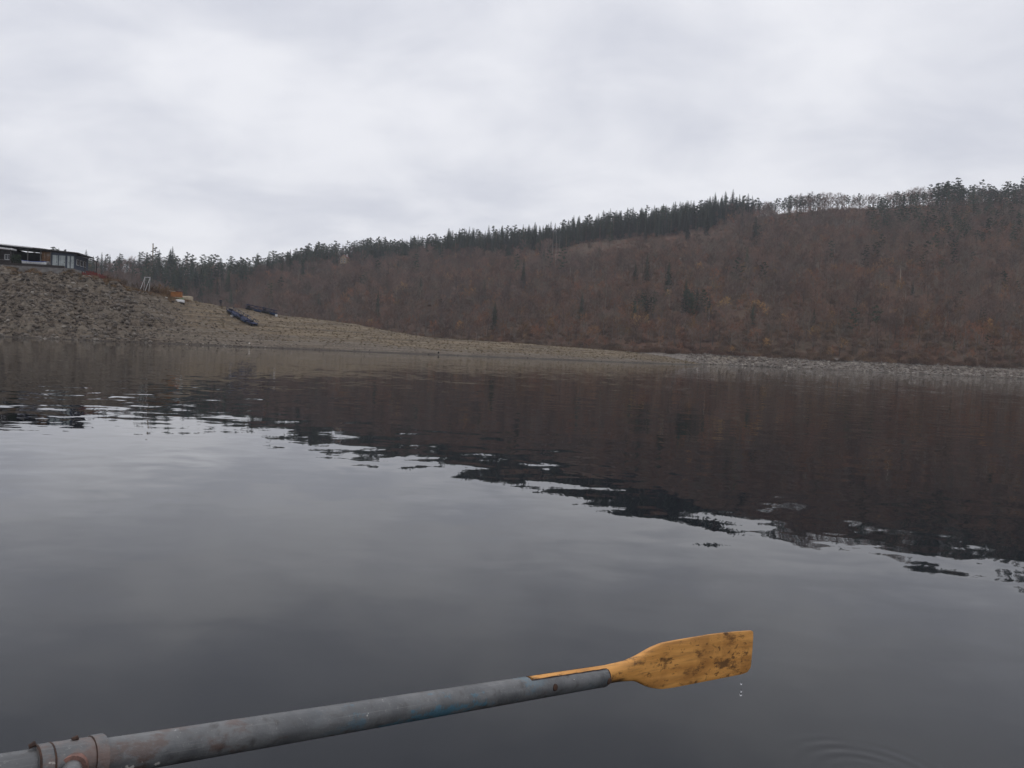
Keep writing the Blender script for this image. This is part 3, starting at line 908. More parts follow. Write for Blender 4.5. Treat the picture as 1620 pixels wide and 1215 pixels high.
# grass tufts on the spit and by the house
tg = []
for i in range(3800):
    u = U(rr3.uniform(180, 1100)); rk = float(b_rocky(u))
    if rr3.random() < rk: continue
    ys = float(b_shore(u)); yc = float(b_crestY(u)); y = ys + (yc - ys) * (0.22 + .85 * rr3.random())
    tg.append((u * y, y, bz(u * y, y) - .03, rr3.uniform(.2, .5), rr3.uniform(0, 6.28), 0))
tuft_src = empty('grass_tuft', (0, 0, 0)); 
p = at(452, 503, 178); tuft_src.location = (p.x, p.y, bz(p.x, p.y)); tag(tuft_src, 'small dry grass tuft on the spit beside the blue pontoons', 'grass tuft')
ts = link(bpy.data.objects.new('blades', TUFT), tuft_src)
scatter_stuff('dry_grass', tg, [(ts,)], 'thin dry khaki grass over the spit')
rt = []
for i in range(300):
    x_ = rr3.choice([rr3.uniform(10, 60), rr3.uniform(95, 185), rr3.uniform(190, 300)])
    u = U(x_); yc = float(b_crestY(u)); y = yc - rr3.uniform(-2, 4.5)
    rt.append((u * y, y, bz(u * y, y) - .03, rr3.uniform(.6, 1.3), rr3.uniform(0, 6.28), 0))
rsrc = empty('rusty_tuft', (0, 0, 0)); p = at(120, 434, 148); rsrc.location = (p.x, p.y, bz(p.x, p.y)); tag(rsrc, 'rust-coloured grass tuft below the dark end of the house', 'grass tuft')
rs = link(bpy.data.objects.new('blades', TUFT_R), rsrc)
scatter_stuff('rusty_grass', rt, [(rs,)], 'rust and straw coloured grass along the top of the rocky bank')

# ------------------------------------------------------------------ paints and cloth
simple('white_paint', (0.72, 0.72, 0.72), (0.55, 0.55, 0.54), 6)
simple('pale_panel', (0.40, 0.44, 0.43), (0.27, 0.30, 0.30), 1.3)
simple('slate_blue', (0.075, 0.09, 0.12), (0.055, 0.065, 0.09), 2)
simple('dark_timber', (0.05, 0.042, 0.038), (0.035, 0.03, 0.028), 3)
simple('grey_timber', (0.16, 0.15, 0.14), (0.11, 0.10, 0.095), 3)
simple('orange_board', (0.17, 0.085, 0.038), (0.10, 0.058, 0.03), 2)
simple('roof_felt', (0.06, 0.06, 0.065), (0.045, 0.045, 0.05), 2)
simple('concrete', (0.24, 0.225, 0.21), (0.17, 0.16, 0.15), 1.5)
simple('red_paint', (0.20, 0.042, 0.034), (0.12, 0.035, 0.03), 2)
simple('navy_paint', (0.018, 0.028, 0.085), (0.009, 0.012, 0.03), 1.5, 0.7)
simple('float_plastic', (0.02, 0.045, 0.10), (0.015, 0.03, 0.07), 3, 0.5)
simple('blue_paint', (0.06, 0.12, 0.40), (0.05, 0.10, 0.32), 3, 0.5)
simple('canvas', (0.45, 0.38, 0.28), (0.36, 0.30, 0.22), 2.5)
simple('lime_paint', (0.36, 0.42, 0.24), (0.28, 0.33, 0.2), 2)
simple('cottage_wall', (0.36, 0.27, 0.18), (0.29, 0.22, 0.15), .8)
simple('tile_roof', (0.20, 0.085, 0.06), (0.16, 0.07, 0.05), 1.5)
simple('window_glass', (0.03, 0.035, 0.04), (0.05, 0.055, 0.06), 1, 0.1, 0.5)
simple('plant_green', (0.05, 0.07, 0.04), (0.035, 0.05, 0.03), 2)
simple('black_rubber', (0.02, 0.02, 0.02), (0.03, 0.03, 0.03), 2)

# ------------------------------------------------------------------ lakeside house on the rocky bank
HY = 150.0
cpt = at(117, 427, HY)
house = empty('lakeside_house', cpt, R(10)); tag(house, 'long low lakeside house with dark walls, pale doors and white-edged flat roof', 'house')
S = HY / FPX                                   # metres per photograph pixel there
def hx(px): return (px - 117) * S * 1.02
XL = -24.0                                     # runs on past the left of the view
def roof_z(x): return 3.05 - x * 0.052
DP = 7.5
mb = MB()                                      # walls of the veranda stand round a see-through bay
MB().box(XL, hx(51), DP - .25, DP, 0, 3.4).build('wall', 'dark_timber', house)
MB().box(hx(69), hx(84), DP - .25, DP, 0, 3.2).build('wall', 'dark_timber', house)
MB().box(hx(51), hx(69), DP - .25, DP, 0, 1.3).build('wall', 'grey_timber', house)
MB().box(XL, hx(27), 0.6, .85, 0, 3.3).build('wall', 'dark_timber', house)                              # front wall under the awning
MB().box(hx(27), hx(27) + .2, .85, DP - .25, 0, 3.3).build('wall', 'dark_timber', house)
MB().box(hx(84), 0, 0.12, .3, 0, 3.02).build('wall', 'slate_blue', house)
MB().box(-.18, 0, .3, DP, 0, 2.9).build('wall', 'slate_blue', house)
MB().box(hx(84), hx(84) + .18, .3, DP, 0, 3.1).build('wall', 'dark_timber', house)
for a, b_ in ((86, 93.5), (95, 104), (107, 110.5), (112, 116.3)):                                       # pale doors
    d = MB().box(hx(a), hx(b_), 0.04, .118, .28, 2.55).build('door', 'pale_panel', house)
    MB().box(hx(b_) - .16, hx(b_) - .10, -.02, .038, 1.15, 1.4).build('handle', 'dark_timber', d)
    mid = (hx(a) + hx(b_)) / 2
    MB().box(mid - .02, mid + .02, .015, .038, .3, 2.53).build('rail', 'white_paint', d)
w = MB().box(hx(17), hx(25.5), .52, .598, 1.15, 2.2).build('window', 'white_paint', house)
MB().box(hx(18), hx(21), .49, .518, 1.3, 2.1).build('pane', 'window_glass', w); MB().box(hx(21.6), hx(24.7), .49, .518, 1.3, 2.1).build('pane', 'window_glass', w)
for yy in (1.2, 3.0, 4.8):                                                                              # windows of the end wall
    w = MB().box(.003, .06, yy, yy + 1.2, 1.0, 2.1).build('window', 'white_paint', house)
    MB().box(.062, .08, yy + .1, yy + .55, 1.1, 2.0).build('pane', 'window_glass', w); MB().box(.062, .08, yy + .65, yy + 1.1, 1.1, 2.0).build('pane', 'window_glass', w)
b_ = MB()
for k in range(6):                                                                                      # tan board screen
    x0 = hx(70) + k * (hx(82.5) - hx(70)) / 6
    MB().box(x0, x0 + .22, .2, .26, 1.35, 3.1).build('board', 'orange_board', house)
for px in (27.5, 51, 69, 83.5):
    MB().box(hx(px) - .07, hx(px) + .07, 0.0, .14, 0, roof_z(hx(px)) - .02).build('post', 'grey_timber', house)
def slope_slab(x0, x1, y0, y1, zf, th, name, mat, parent):
    return MB().hexa([(x0, y0, zf(x0)), (x1, y0, zf(x1)), (x1, y1, zf(x1)), (x0, y1, zf(x0)),
                      (x0, y0, zf(x0) + th), (x1, y0, zf(x1) + th), (x1, y1, zf(x1) + th), (x0, y1, zf(x0) + th)]).build(name, mat, parent)
roof = slope_slab(XL, .9, -.7, DP + .5, roof_z, .22, 'roof', 'roof_felt', house)
slope_slab(XL, hx(60), -.76, -.703, lambda x: roof_z(x) + .10, .18, 'fascia', 'white_paint', roof)
slope_slab(hx(60) + .003, .9, -.76, -.703, lambda x: roof_z(x) + .02, .15, 'fascia', 'dark_timber', roof)
slope_slab(XL, hx(78), -.69, DP + .4, lambda x: roof_z(x) + .222, .05, 'snow_guard', 'white_paint', roof)
MB().hexa([(.9, 1.0, 2.55), (1.7, 1.0, 2.35), (1.7, DP + .3, 2.35), (.9, DP + .3, 2.55), (.9, 1.0, 2.75), (1.7, 1.0, 2.5), (1.7, DP + .3, 2.5), (.9, DP + .3, 2.75)]).build('eave', 'roof_felt', roof)
for yy in (1.1, DP): MB().box(1.45, 1.57, yy, yy + .12, -.6, 2.36).build('post', 'dark_timber', house)
slope_slab(XL, hx(38), -2.4, -.78, lambda x: roof_z(x) - .75, .28, 'awning', 'white_paint', house)
for px in (-18, 8, 34): MB().box(hx(px) - .06, hx(px) + .06, -2.3, -2.18, 0, roof_z(hx(px)) - .76).build('post', 'dark_timber', house)
MB().box(XL, .9, -3.0, DP + .2, -1.6, -.02).build('terrace', 'concrete', house)
MB().box(hx(30), hx(112), -3.05, -2.88, -.015, .42).build('parapet', 'dark_timber', house)
for k in range(16):
    x0 = hx(0) + (hx(30) - hx(0)) * k / 15
    MB().box(x0 - .03, x0 + .03, -2.95, -2.89, -.015, .85).build('railing_post', 'dark_timber', house)
MB().box(hx(0), hx(30), -2.98, -2.87, .85, .93).build('handrail', 'grey_timber', house)

def boat(name, loc, rz, ln, wd, ht, hull, rim, label, cat='boat', flip=False):
    root = empty(name, loc, rz); tag(root, label, cat)
    if flip: root.rotation_euler = (math.pi, 0, rz)
    n = 11; sec = []
    for i in range(n):
        f = i / (n - 1); s = f * 2 - 1
        ww = wd * .5 * (1 - max(0, s) ** 2.6 * .97) * (1 - .18 * max(0, -s) ** 2)
        zt = ht * (1 + .25 * s * s); zb = ht * .25 * max(0, s) ** 3
        sec.append([(s * ln / 2, -ww, zt), (s * ln / 2, -ww * .8, zb + .3 * ht), (s * ln / 2, -ww * .45, zb), (s * ln / 2, ww * .45, zb), (s * ln / 2, ww * .8, zb + .3 * ht), (s * ln / 2, ww, zt)])
    v = [p for s_ in sec for p in s_]; f = []
    for i in range(n - 1):
        for j in range(5): f.append((i * 6 + j, i * 6 + j + 1, i * 6 + 7 + j, i * 6 + 6 + j))
    f.append((0, 5, 4, 3, 2, 1))
    mesh_obj('hull', v, f, hull, root)
    for sgn in (0, 5): MB().tube([sec[i][sgn] for i in range(n)], .045, 5).build('gunwale', rim, root)
    for q in (-.28, .12): MB().box(q * ln - .12, q * ln + .12, -wd * .42, wd * .42, ht * .62, ht * .68).build('thwart', rim, root)
    return root
hm = Matrix.Translation(cpt) @ Matrix.Rotation(R(10), 4, 'Z')
boat('rowing_boat', hm @ Vector((hx(67), -1.9, .42)), R(10), 4.0, 1.3, .5, 'white_paint', 'blue_paint', 'white and blue rowing boat on the house terrace beside the tan board')

# potted evergreen in the recess of the house
p = hm @ Vector((hx(38), -.9, -.02)); pot = empty('potted_bush', p); tag(pot, 'dark green bush in the dim recess left of the veranda', 'bush')
MB().tube([(0, 0, 0), (0, 0, .5)], [.3, .38], 10).build('pot', 'concrete', pot)
gb = MB(); r_ = random.Random(8)
for k in range(420):
    v = rv(r_).normalized() * r_.random() ** .4; leafq(gb, Vector((v.x * 1.0, v.y * .7, 1.45 + v.z * .95)), r_.uniform(.12, .28), r_)
gb.build('leaves', 'plant_green', pot); MB().tube([(0, 0, .4), (0, 0, 1.5)], [.06, .03], 6).build('stem', 'bark', pot)

# red fence right of the house
f0 = at(130, 432, 148.5); f1 = at(171, 440, 153)
fence = empty('red_fence', f0); tag(fence, 'red board fence running down from the dark end of the house', 'fence')
fv = Vector((f1.x - f0.x, f1.y - f0.y, 0)); fl = fv.length; fd = fv.normalized(); fence.rotation_euler = (0, 0, math.atan2(fd.y, fd.x))
nb_ = 22
for k in range(nb_):
    q = f0 + fd * (fl * k / nb_); zg = bz(q.x, q.y) - f0.z
    x0 = fl * k / nb_
    MB().box(x0, x0 + fl / nb_ * .82, 0, .03, zg + .15 + .1 * math.sin(k * 5.1), zg + .95 + .12 * math.sin(k * 2.3)).build('board', 'red_paint', fence)
for k in range(5):
    x0 = fl * k / 4.02; q = f0 + fd * x0; zg = bz(q.x, q.y) - f0.z
    MB().box(x0, x0 + .1, .033, .14, zg - .6, zg + 1.15).build('post', 'dark_timber', fence)
shed_p = at(160, 434, 152)

# white tubular ladder frame on the bank edge
lp = at(224, 459, 156); lp.z = bz(lp.x, lp.y)
lad = empty('ladder_frame', lp, R(12)); tag(lad, 'leaning white tubular ladder frame standing on the bank edge', 'ladder')
for yy, sx in ((0, 0.0), (0, .95)):
    MB().tube([(sx - .45, 0, -.1), (sx + .1, 0, 1.5), (sx + .55, 0, 2.9)], .05, 8).build('rail', 'white_paint', lad, True)
for yy, sx in ((.8, 0.0), (.8, .95)):
    MB().tube([(sx + .1, 1.1, -.1), (sx + .55, .05, 2.85)], .04, 8).build('brace', 'white_paint', lad, True)
for k in range(6):
    f = .12 + .14 * k; x0 = -.45 + .98 * f
    MB().tube([(x0, 0, 2.9 * f), (x0 + .95, 0, 2.9 * f)], .022, 6).build('rung', 'grey_timber', lad)
MB().tube([(.5, 0, 2.92), (1.55, 0, 2.92)], .05, 8).build('top_bar', 'white_paint', lad)
MB().box(-.75, -.1, -.3, .4, -.1, .28).build('footing', 'concrete', lad)

# orange crate hut, covered boat, pale things at the crest of the bank
op = at(279, 471.5, 163); op.z = bz(op.x, op.y) - .1
simple('crate_paint', (0.42, 0.17, 0.055), (0.30, 0.13, 0.05), 2)
hut = empty('orange_crate', op, R(8)); tag(hut, 'orange-brown slatted crate with a pale lid on the bank crest', 'crate')
k0 = 2.0
for k in range(5):
    MB().box(-.95, 1.0, -.6, -.55, .12 + k * .24, .33 + k * .24).build('slat', 'crate_paint', hut)
    MB().box(-.95, 1.0, .55, .6, .12 + k * .24, .33 + k * .24).build('slat', 'crate_paint', hut)
    MB().box(-1.0, -.953, -.545, .545, .12 + k * .24, .33 + k * .24).build('slat', 'crate_paint', hut)
    MB().box(1.003, 1.05, -.545, .545, .12 + k * .24, .33 + k * .24).build('slat', 'crate_paint', hut)
for sx in (-.94, .93):
    for sy in (-.54, .48): MB().box(sx, sx + .06, sy, sy + .06, -.3, 1.32).build('post', 'dark_timber', hut)
MB().hexa([(-1.3, -.75, 1.4), (-.05, -.75, 1.34), (-.05, .75, 1.34), (-1.3, .75, 1.4), (-1.3, -.75, 1.5), (-.05, -.75, 1.44), (-.05, .75, 1.44), (-1.3, .75, 1.5)]).build('lid', 'canvas', hut)
MB().box(-.04, 1.15, -.75, .75, 1.325, 1.4).build('lid', 'red_paint', hut)
gp = at(284, 476, 161.5)
lbx = empty('lime_box', (gp.x, gp.y, bz(gp.x, gp.y)), R(8)); tag(lbx, 'low pale green box in front of the orange crate', 'box')
MB().box(-.8, .8, -.35, .35, -.1, .42).build('body', 'lime_paint', lbx); MB().box(-.84, .84, -.39, .39, .423, .5).build('lid', 'canvas', lbx)
q = at(297, 471.5, 165.5); boat('covered_boat', (q.x, q.y, bz(q.x, q.y) + .82), R(-14), 2.6, 1.15, .75, 'canvas', 'canvas', 'upturned tan boat lying just right of the orange crate', flip=True)
q = at(285, 482, 158); boat('white_dinghy', (q.x, q.y, bz(q.x, q.y) + .55), R(-8), 1.9, .9, .5, 'white_paint', 'grey_timber', 'small upturned white dinghy on the bank below the orange crate', flip=True)
q = at(262, 477, 157)
o = put_rock(None, ROCKS[2], (q.x, q.y, bz(q.x, q.y) + .15), .8, rr3); o.name = 'pale_stone'
m2 = simple('pale_stone', (0.62, 0.58, 0.52), (0.5, 0.46, 0.4), 2)
me2 = ROCKS[2].copy(); me2.materials.clear(); me2.materials.append(m2); o.data = me2
tag(o, 'pale cream stone on the bank left of the white dinghy', 'stone')
q = at(395, 528, 138); o = put_rock(None, me2, (q.x, q.y, bz(q.x, q.y) + .1), .55, rr3); o.name = 'pale_stone'; tag(o, 'single white stone near the water below the blue pontoon', 'stone')
q = at(694, 553, 158); by = empty('mooring_float', (q.x, q.y, bz(q.x, q.y))); tag(by, 'small dark mooring float lying at the water edge of the spit', 'float')
MB().tube([(0, 0, 0), (0, 0, .08), (0, 0, .26), (0, 0, .34)], [.1, .17, .17, .07], 12).build('body', 'black_rubber', by, True); MB().tube([(0, 0, .32), (0, 0, .42)], [.03, .03], 8).build('eye', 'dark_timber', by)

# stranded navy pontoons
def pontoon(pa, pb, label, nseg, wd=1.5):
    a = Vector((pa.x, pa.y, bz(pa.x, pa.y))); c = Vector((pb.x, pb.y, bz(pb.x, pb.y)))
    root = empty('pontoon', a); tag(root, label, 'pontoon', 'stranded navy pontoons')
    d = (c - a); ln = d.length; x = d.normalized(); side = Vector((0, 0, 1)).cross(x).normalized(); up = x.cross(side)
    mat = Matrix((x, side, up)).transposed()
    root.rotation_euler = mat.to_euler()
    st = ln / nseg
    rp = random.Random(nseg)
    for k in range(nseg):
        dz = rp.uniform(-.07, .12); dy = rp.uniform(-.16, .16)
        x0, x1 = k * st, k * st + st - .1
        for pl in range(5):
            y0 = -wd / 2 + dy + pl * wd / 5
            MB().box(x0, x1, y0, y0 + wd / 5 - .03, .5 + dz, .58 + dz + rp.uniform(0, .03)).build('plank', 'navy_paint', root)
        for sy in (-wd * .34, wd * .34):
            MB().tube([(x0 + .08, sy + dy, .26 + dz), (x0 + .2, sy + dy, .26 + dz), (x1 - .2, sy + dy, .26 + dz), (x1 - .06, sy + dy, .26 + dz)], [.15, .24, .24, .15], 10).build('float', 'float_plastic' if k % 2 else 'black_rubber', root, True)
        for sy in (-wd / 2 + .05 + dy, wd / 2 - .05 + dy):
            MB().tube([(x0 + .1, sy, .6 + dz), (x0 + .1, sy, 1.2 + dz)], .05, 6).build('railing_post', 'navy_paint', root)
            MB().tube([(x0 + .1, sy, 1.2 + dz), (x1 - .1, sy, .62 + dz)], .035, 6).build('brace', 'navy_paint', root)
            MB().tube([(x0 + .05, sy, 1.18 + dz), (x1 - .02, sy, 1.18 + dz + rp.uniform(-.1, .1))], .045, 6).build('handrail', 'navy_paint', root)
        if k % 2 == 0:
            MB().box(x0 + .3, x0 + .85, -.3 + dy, .25 + dy, .62 + dz, .95 + dz).build('fender', 'black_rubber', root)
    return root
pontoon(bank_pt(362, 495), bank_pt(402, 517), 'navy pontoon lying down the bank slope towards the water', 5)
pontoon(at(388, 492, 178), at(438, 500, 181.5), 'navy pontoon lying along the crest of the spit', 4, 1.3)
q = bank_pt(367, 501); bk = empty('white_bucket', (q.x, q.y, bz(q.x, q.y))); tag(bk, 'white tub beside the upper end of the sloping pontoon', 'tub')
MB().tube([(0, 0, 0), (0, 0, .3), (0, 0, .34)], [.28, .36, .38], 12).build('body', 'white_paint', bk); MB().tube([(-.36, 0, .3), (0, -.1, .42), (.36, 0, .3)], .015, 5).build('handle', 'dark_timber', bk)
q = at(437, 500.5, 180); bk = empty('white_canister', (q.x, q.y, bz(q.x, q.y))); tag(bk, 'white canister at the right end of the crest pontoon', 'canister')
MB().box(-.22, .22, -.15, .15, 0, .5).build('body', 'white_paint', bk); MB().tube([(.1, 0, .5), (.1, 0, .58)], .06, 8).build('cap', 'red_paint', bk)

# person standing on the crest
q = at(349, 485, 171.5); gz = bz(q.x, q.y)
me = bpy.data.meshes.new('person')
J = dict(pel=(0, 0, .95), spi=(0, .01, 1.15), che=(0, .0, 1.36), nec=(0, .0, 1.5), hd0=(0, -.02, 1.58), hd1=(0, -.03, 1.70), hd2=(0, -.02, 1.78),
         hl=(-.1, 0, .9), kl=(-.12, -.03, .5), al=(-.13, .02, .09), tl=(-.14, -.14, .04), hr=(.1, 0, .9), kr=(.12, -.02, .5), ar=(.14, .04, .09), tr=(.16, -.12, .04),
         sl=(-.19, 0, 1.42), el=(-.26, .03, 1.14), wl=(-.24, -.08, .9), fl=(-.23, -.11, .8), sr=(.19, 0, 1.42), er=(.27, .03, 1.14), wr=(.22, -.1, .92), fr=(.2, -.14, .83))
rad = dict(pel=.16, spi=.15, che=.17, nec=.065, hd0=.085, hd1=.1, hd2=.075, hl=.1, kl=.07, al=.05, tl=.04, hr=.1, kr=.07, ar=.05, tr=.04,
           sl=.08, el=.055, wl=.04, fl=.035, sr=.08, er=.055, wr=.04, fr=.035)
ks = list(J); E = [('pel', 'spi'), ('spi', 'che'), ('che', 'nec'), ('nec', 'hd0'), ('hd0', 'hd1'), ('hd1', 'hd2'), ('pel', 'hl'), ('hl', 'kl'), ('kl', 'al'), ('al', 'tl'),
                   ('pel', 'hr'), ('hr', 'kr'), ('kr', 'ar'), ('ar', 'tr'), ('che', 'sl'), ('sl', 'el'), ('el', 'wl'), ('wl', 'fl'), ('che', 'sr'), ('sr', 'er'), ('er', 'wr'), ('wr', 'fr')]
me.from_pydata([J[k] for k in ks], [(ks.index(a), ks.index(b2)) for a, b2 in E], [])
m, t, b, _ = new_mat('dark_clothes')
sp = t.nodes.new('ShaderNodeSeparateXYZ'); t.links.new(coords(t), sp.inputs[0])
nz = tnoise(t, coords(t), 9, 3)
jac = tmix(t, nz, (0.02, 0.022, 0.03), (0.045, 0.045, 0.055)); tro = tmix(t, nz, (0.025, 0.025, 0.03), (0.05, 0.05, 0.05))
c1 = tmix(t, tstep(t, sp.outputs['Z'], .87, .89), tro, jac); c1 = tmix(t, tstep(t, sp.outputs['Z'], 1.52, 1.54), c1, (0.42, 0.27, 0.2))
t.links.new(c1, b.inputs['Base Color']); b.inputs['Roughness'].default_value = .9
MATS['dark_clothes'] = m; me.materials.append(m)
per = bpy.data.objects.new('person', me); COL.objects.link(per); per.location = (q.x, q.y, gz); per.rotation_euler = (0, 0, .6)
md = per.modifiers.new('skin', 'SKIN'); md.use_smooth_shade = True
for k, nme in enumerate(ks):
    sv = me.skin_vertices[0].data[k]; sv.radius = (rad[nme], rad[nme]); sv.use_root = (nme == 'pel')
sb = per.modifiers.new('sub', 'SUBSURF'); sb.levels = 1; sb.render_levels = 2
tag(per, 'person in dark clothes standing on the crest of the bank', 'person')
capm = MB(); 
for i in range(5):
    th = i / 4 * math.pi / 2; 
capm.tube([(0, -.02, 1.70), (0, -.015, 1.76), (0, -.01, 1.81), (0, -.01, 1.835)], [.112, .108, .075, .01], 12)
capm.build('hair', 'dark_timber', per, True)

# cottage among the pines, far chimney
q = COTTAGE
ct = empty('cottage', (q.x, q.y, q.z - .2), R(-14)); tag(ct, 'small pale yellow cottage between the pines on the low end of the ridge', 'cottage')
MB().box(-2.9, 2.9, 0, 6, 0, 4.7).build('wall', 'cottage_wall', ct)
rf = MB()
rf.hexa([(-3.3, -.4, 4.55), (0, -.4, 7.3), (0, 6.4, 7.3), (-3.3, 6.4, 4.55), (-3.3, -.4, 4.75), (0, -.4, 7.52), (0, 6.4, 7.52), (-3.3, 6.4, 4.75)])
rf.hexa([(0.003, -.4, 7.3), (3.3, -.4, 4.55), (3.3, 6.4, 4.55), (0.003, 6.4, 7.3), (0.003, -.4, 7.52), (3.3, -.4, 4.75), (3.3, 6.4, 4.75), (0.003, 6.4, 7.52)])
rfo = rf.build('roof', 'tile_roof', ct); MB().box(1.2, 1.8, 3, 3.6, 5.6, 8.2).build('chimney', 'white_paint', rfo)
MB().face([(-2.88, -.01, 4.69), (2.88, -.01, 4.69), (0, -.01, 7.25)]).face([(-2.88, 6.01, 4.69), (0, 6.01, 7.25), (2.88, 6.01, 4.69)]).build('gable', 'cottage_wall', ct)
for xx in (-1.9, .7):
    for z0 in (1.0, 3.0):
        w = MB().box(xx, xx + 1.2, -.06, -.003, z0, z0 + 1.3).build('window', 'white_paint', ct)
        MB().box(xx + .1, xx + .55, -.085, -.062, z0 + .1, z0 + 1.2).build('pane', 'window_glass', w); MB().box(xx + .65, xx + 1.1, -.085, -.062, z0 + .1, z0 + 1.2).build('pane', 'window_glass', w)
q = at(241, 430, 585); ch = empty('chimney_stack', (q.x, q.y, hz(q.x, q.y))); tag(ch, 'thin tan chimney rising above the wood behind the bank', 'chimney')
MB().tube([(0, 0, -1), (0, 0, 12), (0, 0, 23)], [.5, .42, .36], 12).build('shaft', 'cottage_wall', ch, True); MB().tube([(0, 0, 22.6), (0, 0, 23.3)], .46, 12).build('cap', 'concrete', ch)

# ------------------------------------------------------------------ the oar
def cpt_(x, y, depth): return Vector((0, 0, CAM_H)) + sight(x, y) * depth
PR = 0.025
P0 = cpt_(100, 1209, 1.066); P1 = cpt_(953, 1070, 1.948)
A = (P1 - P0).normalized(); LEN = (P1 - P0).length
Wd = (c_up - A * c_up.dot(A)).normalized(); Nn = A.cross(Wd)       # Nn points away from the viewer or towards
if Nn.dot(c_fwd) > 0: Nn = -Nn                                     # towards the viewer
oar = empty('oar', P0)
om = Matrix.Identity(4)
Yv = Wd.cross(A)                                                   # right-handed frame: X along, Y across, Z up the blade
for i in range(3): om[i][0], om[i][1], om[i][2], om[i][3] = A[i], Yv[i], Wd[i], P0[i]
oar.matrix_world = om
tag(oar, 'grey steel oar with worn wooden blade held out over the water', 'oar')
def plane_st(x, y):
    d = sight(x, y); o = Vector((0, 0, CAM_H)); k = (P0 - o).dot(Nn) / d.dot(Nn); p = o + d * k - P0
    return p.dot(A), p.dot(Wd)
def S_(x): return plane_st(x, 1209 - (x - 100) * (139 / 853))[0]

# painted steel: grey, blue remains, rust and chips
m, t, b, _ = new_mat('worn_steel')
oc = coords(t)
gA = tnoise(t, oc, 40, 5, 0.65); gB = tnoise(t, oc, 14, 4, 0.6)
base = tmix(t, tstep(t, gB, 0.35, 0.68), (0.088, 0.091, 0.094), (0.15, 0.152, 0.152))
base = tmix(t, tstep(t, gA, 0.52, 0.70), base, (0.06, 0.057, 0.055))
scr = tnoise(t, oc, 300, 3, .6, (0.02, 1, 1))
base = tmix(t, tmath(t, 'MULTIPLY', tstep(t, scr, .60, .72), .5), base, (0.22, 0.22, 0.215))
gC = tnoise(t, oc, 160, 4, .7)
base = tmix(t, tmath(t, 'MULTIPLY', tstep(t, gC, .58, .70), .55), base, (0.26, 0.255, 0.245))
sx_ = t.nodes.new('ShaderNodeSeparateXYZ'); t.links.new(oc, sx_.inputs[0])
blue_zone = tmath(t, 'MULTIPLY', tstep(t, sx_.outputs['X'], .35, .6), tmath(t, 'SUBTRACT', 1.15, tstep(t, sx_.outputs['X'], .75, 1.05)))
bl = tmath(t, 'MULTIPLY', tstep(t, tmath(t, 'ADD', tnoise(t, oc, 20, 3, .6, (0.45, 1, 1)), tmath(t, 'MULTIPLY_ADD', tnoise(t, oc, 130, 4, .7), .5, -.25)), 0.535, 0.62), blue_zone, clamp=True)
base = tmix(t, tmath(t, 'MULTIPLY', bl, .7), base, (0.05, 0.17, 0.24))
rust_zone = tmath(t, 'MULTIPLY_ADD', tmath(t, 'SUBTRACT', 1.0, tstep(t, sx_.outputs['X'], .05, .40)), 0.10, 0.0)
rs_ = tmath(t, 'ADD', tnoise(t, oc, 22, 6, .7, (.6, 1, 1)), rust_zone)
base = tmix(t, tmath(t, 'MULTIPLY', tstep(t, rs_, 0.60, 0.72), .7), base, (0.10, 0.055, 0.04))
chip = tstep(t, tmath(t, 'ADD', tnoise(t, oc, 55, 4, .6), tmath(t, 'MULTIPLY', rust_zone, .6)), 0.71, 0.74)
base = tmix(t, chip, base, (0.55, 0.53, 0.48))
t.links.new(base, b.inputs['Base Color']); b.inputs['Roughness'].default_value = 0.40; b.inputs['Specular IOR Level'].default_value = .7
bp = t.nodes.new('ShaderNodeBump'); bp.inputs['Strength'].default_value = 0.6; bp.inputs['Distance'].default_value = .003
t.links.new(tmath(t, 'ADD', gA, tmath(t, 'MULTIPLY', rs_, .8)), bp.inputs['Height']); t.links.new(bp.outputs[0], b.inputs['Normal'])
MATS['worn_steel'] = m
m2_ = m.copy(); m2_.name = 'collar_steel'; MATS['collar_steel'] = m2_
t2 = m2_.node_tree; b2 = next(n for n in t2.nodes if n.type == 'BSDF_PRINCIPLED')
src = b2.inputs['Base Color'].links[0].from_socket
t2.links.new(tmix(t2, tstep(t2, tnoise(t2, coords(t2), 30, 5, .7), .42, .62), src, tmix(t2, .5, src, (0.17, 0.10, 0.075))), b2.inputs['Base Color'])
m, t, b, _ = new_mat('rust')
oc = coords(t)
t.links.new(tmix(t, tstep(t, tnoise(t, oc, 90, 5, .7), .35, .65), (0.085, 0.042, 0.025), (0.04, 0.024, 0.019)), b.inputs['Base Color']); b.inputs['Roughness'].default_value = .9
MATS['rust'] = m
m, t, b, _ = new_mat('red_lead')
oc = coords(t)
t.links.new(tmix(t, tstep(t, tnoise(t, oc, 70, 5, .7), .4, .65), (0.26, 0.13, 0.10), (0.13, 0.075, 0.06)), b.inputs['Base Color']); b.inputs['Roughness'].default_value = .7
MATS['red_lead'] = m
m, t, b, _ = new_mat('blade_wood')
oc = coords(t)
wn = tnoise(t, oc, 9, 5, .6, (0.35, 2.0, 5.0)); wf = tnoise(t, oc, 60, 4, .6, (0.12, 1, 2.0))
wood = tmix(t, tstep(t, wn, .3, .72), (0.80, 0.395, 0.11), (0.55, 0.25, 0.062))
wood = tmix(t, tmath(t, 'MULTIPLY', tstep(t, wf, .5, .72), .5), wood, (0.34, 0.165, 0.055))
sx_ = t.nodes.new('ShaderNodeSeparateXYZ'); t.links.new(oc, sx_.inputs[0])
tipz = tmath(t, 'MULTIPLY', tstep(t, sx_.outputs['X'], LEN + .2, LEN + .75), .03)
st1 = tmath(t, 'ADD', tnoise(t, oc, 21, 6, .72, (0.42, 1, 1.2)), tipz)
wood = tmix(t, tmath(t, 'MULTIPLY', tstep(t, st1, .53, .66), .85), wood, (0.095, 0.05, 0.024))
st2 = tmath(t, 'ADD', tnoise(t, oc, 5, 4, .6, (1, 1, 1.4)), tipz)
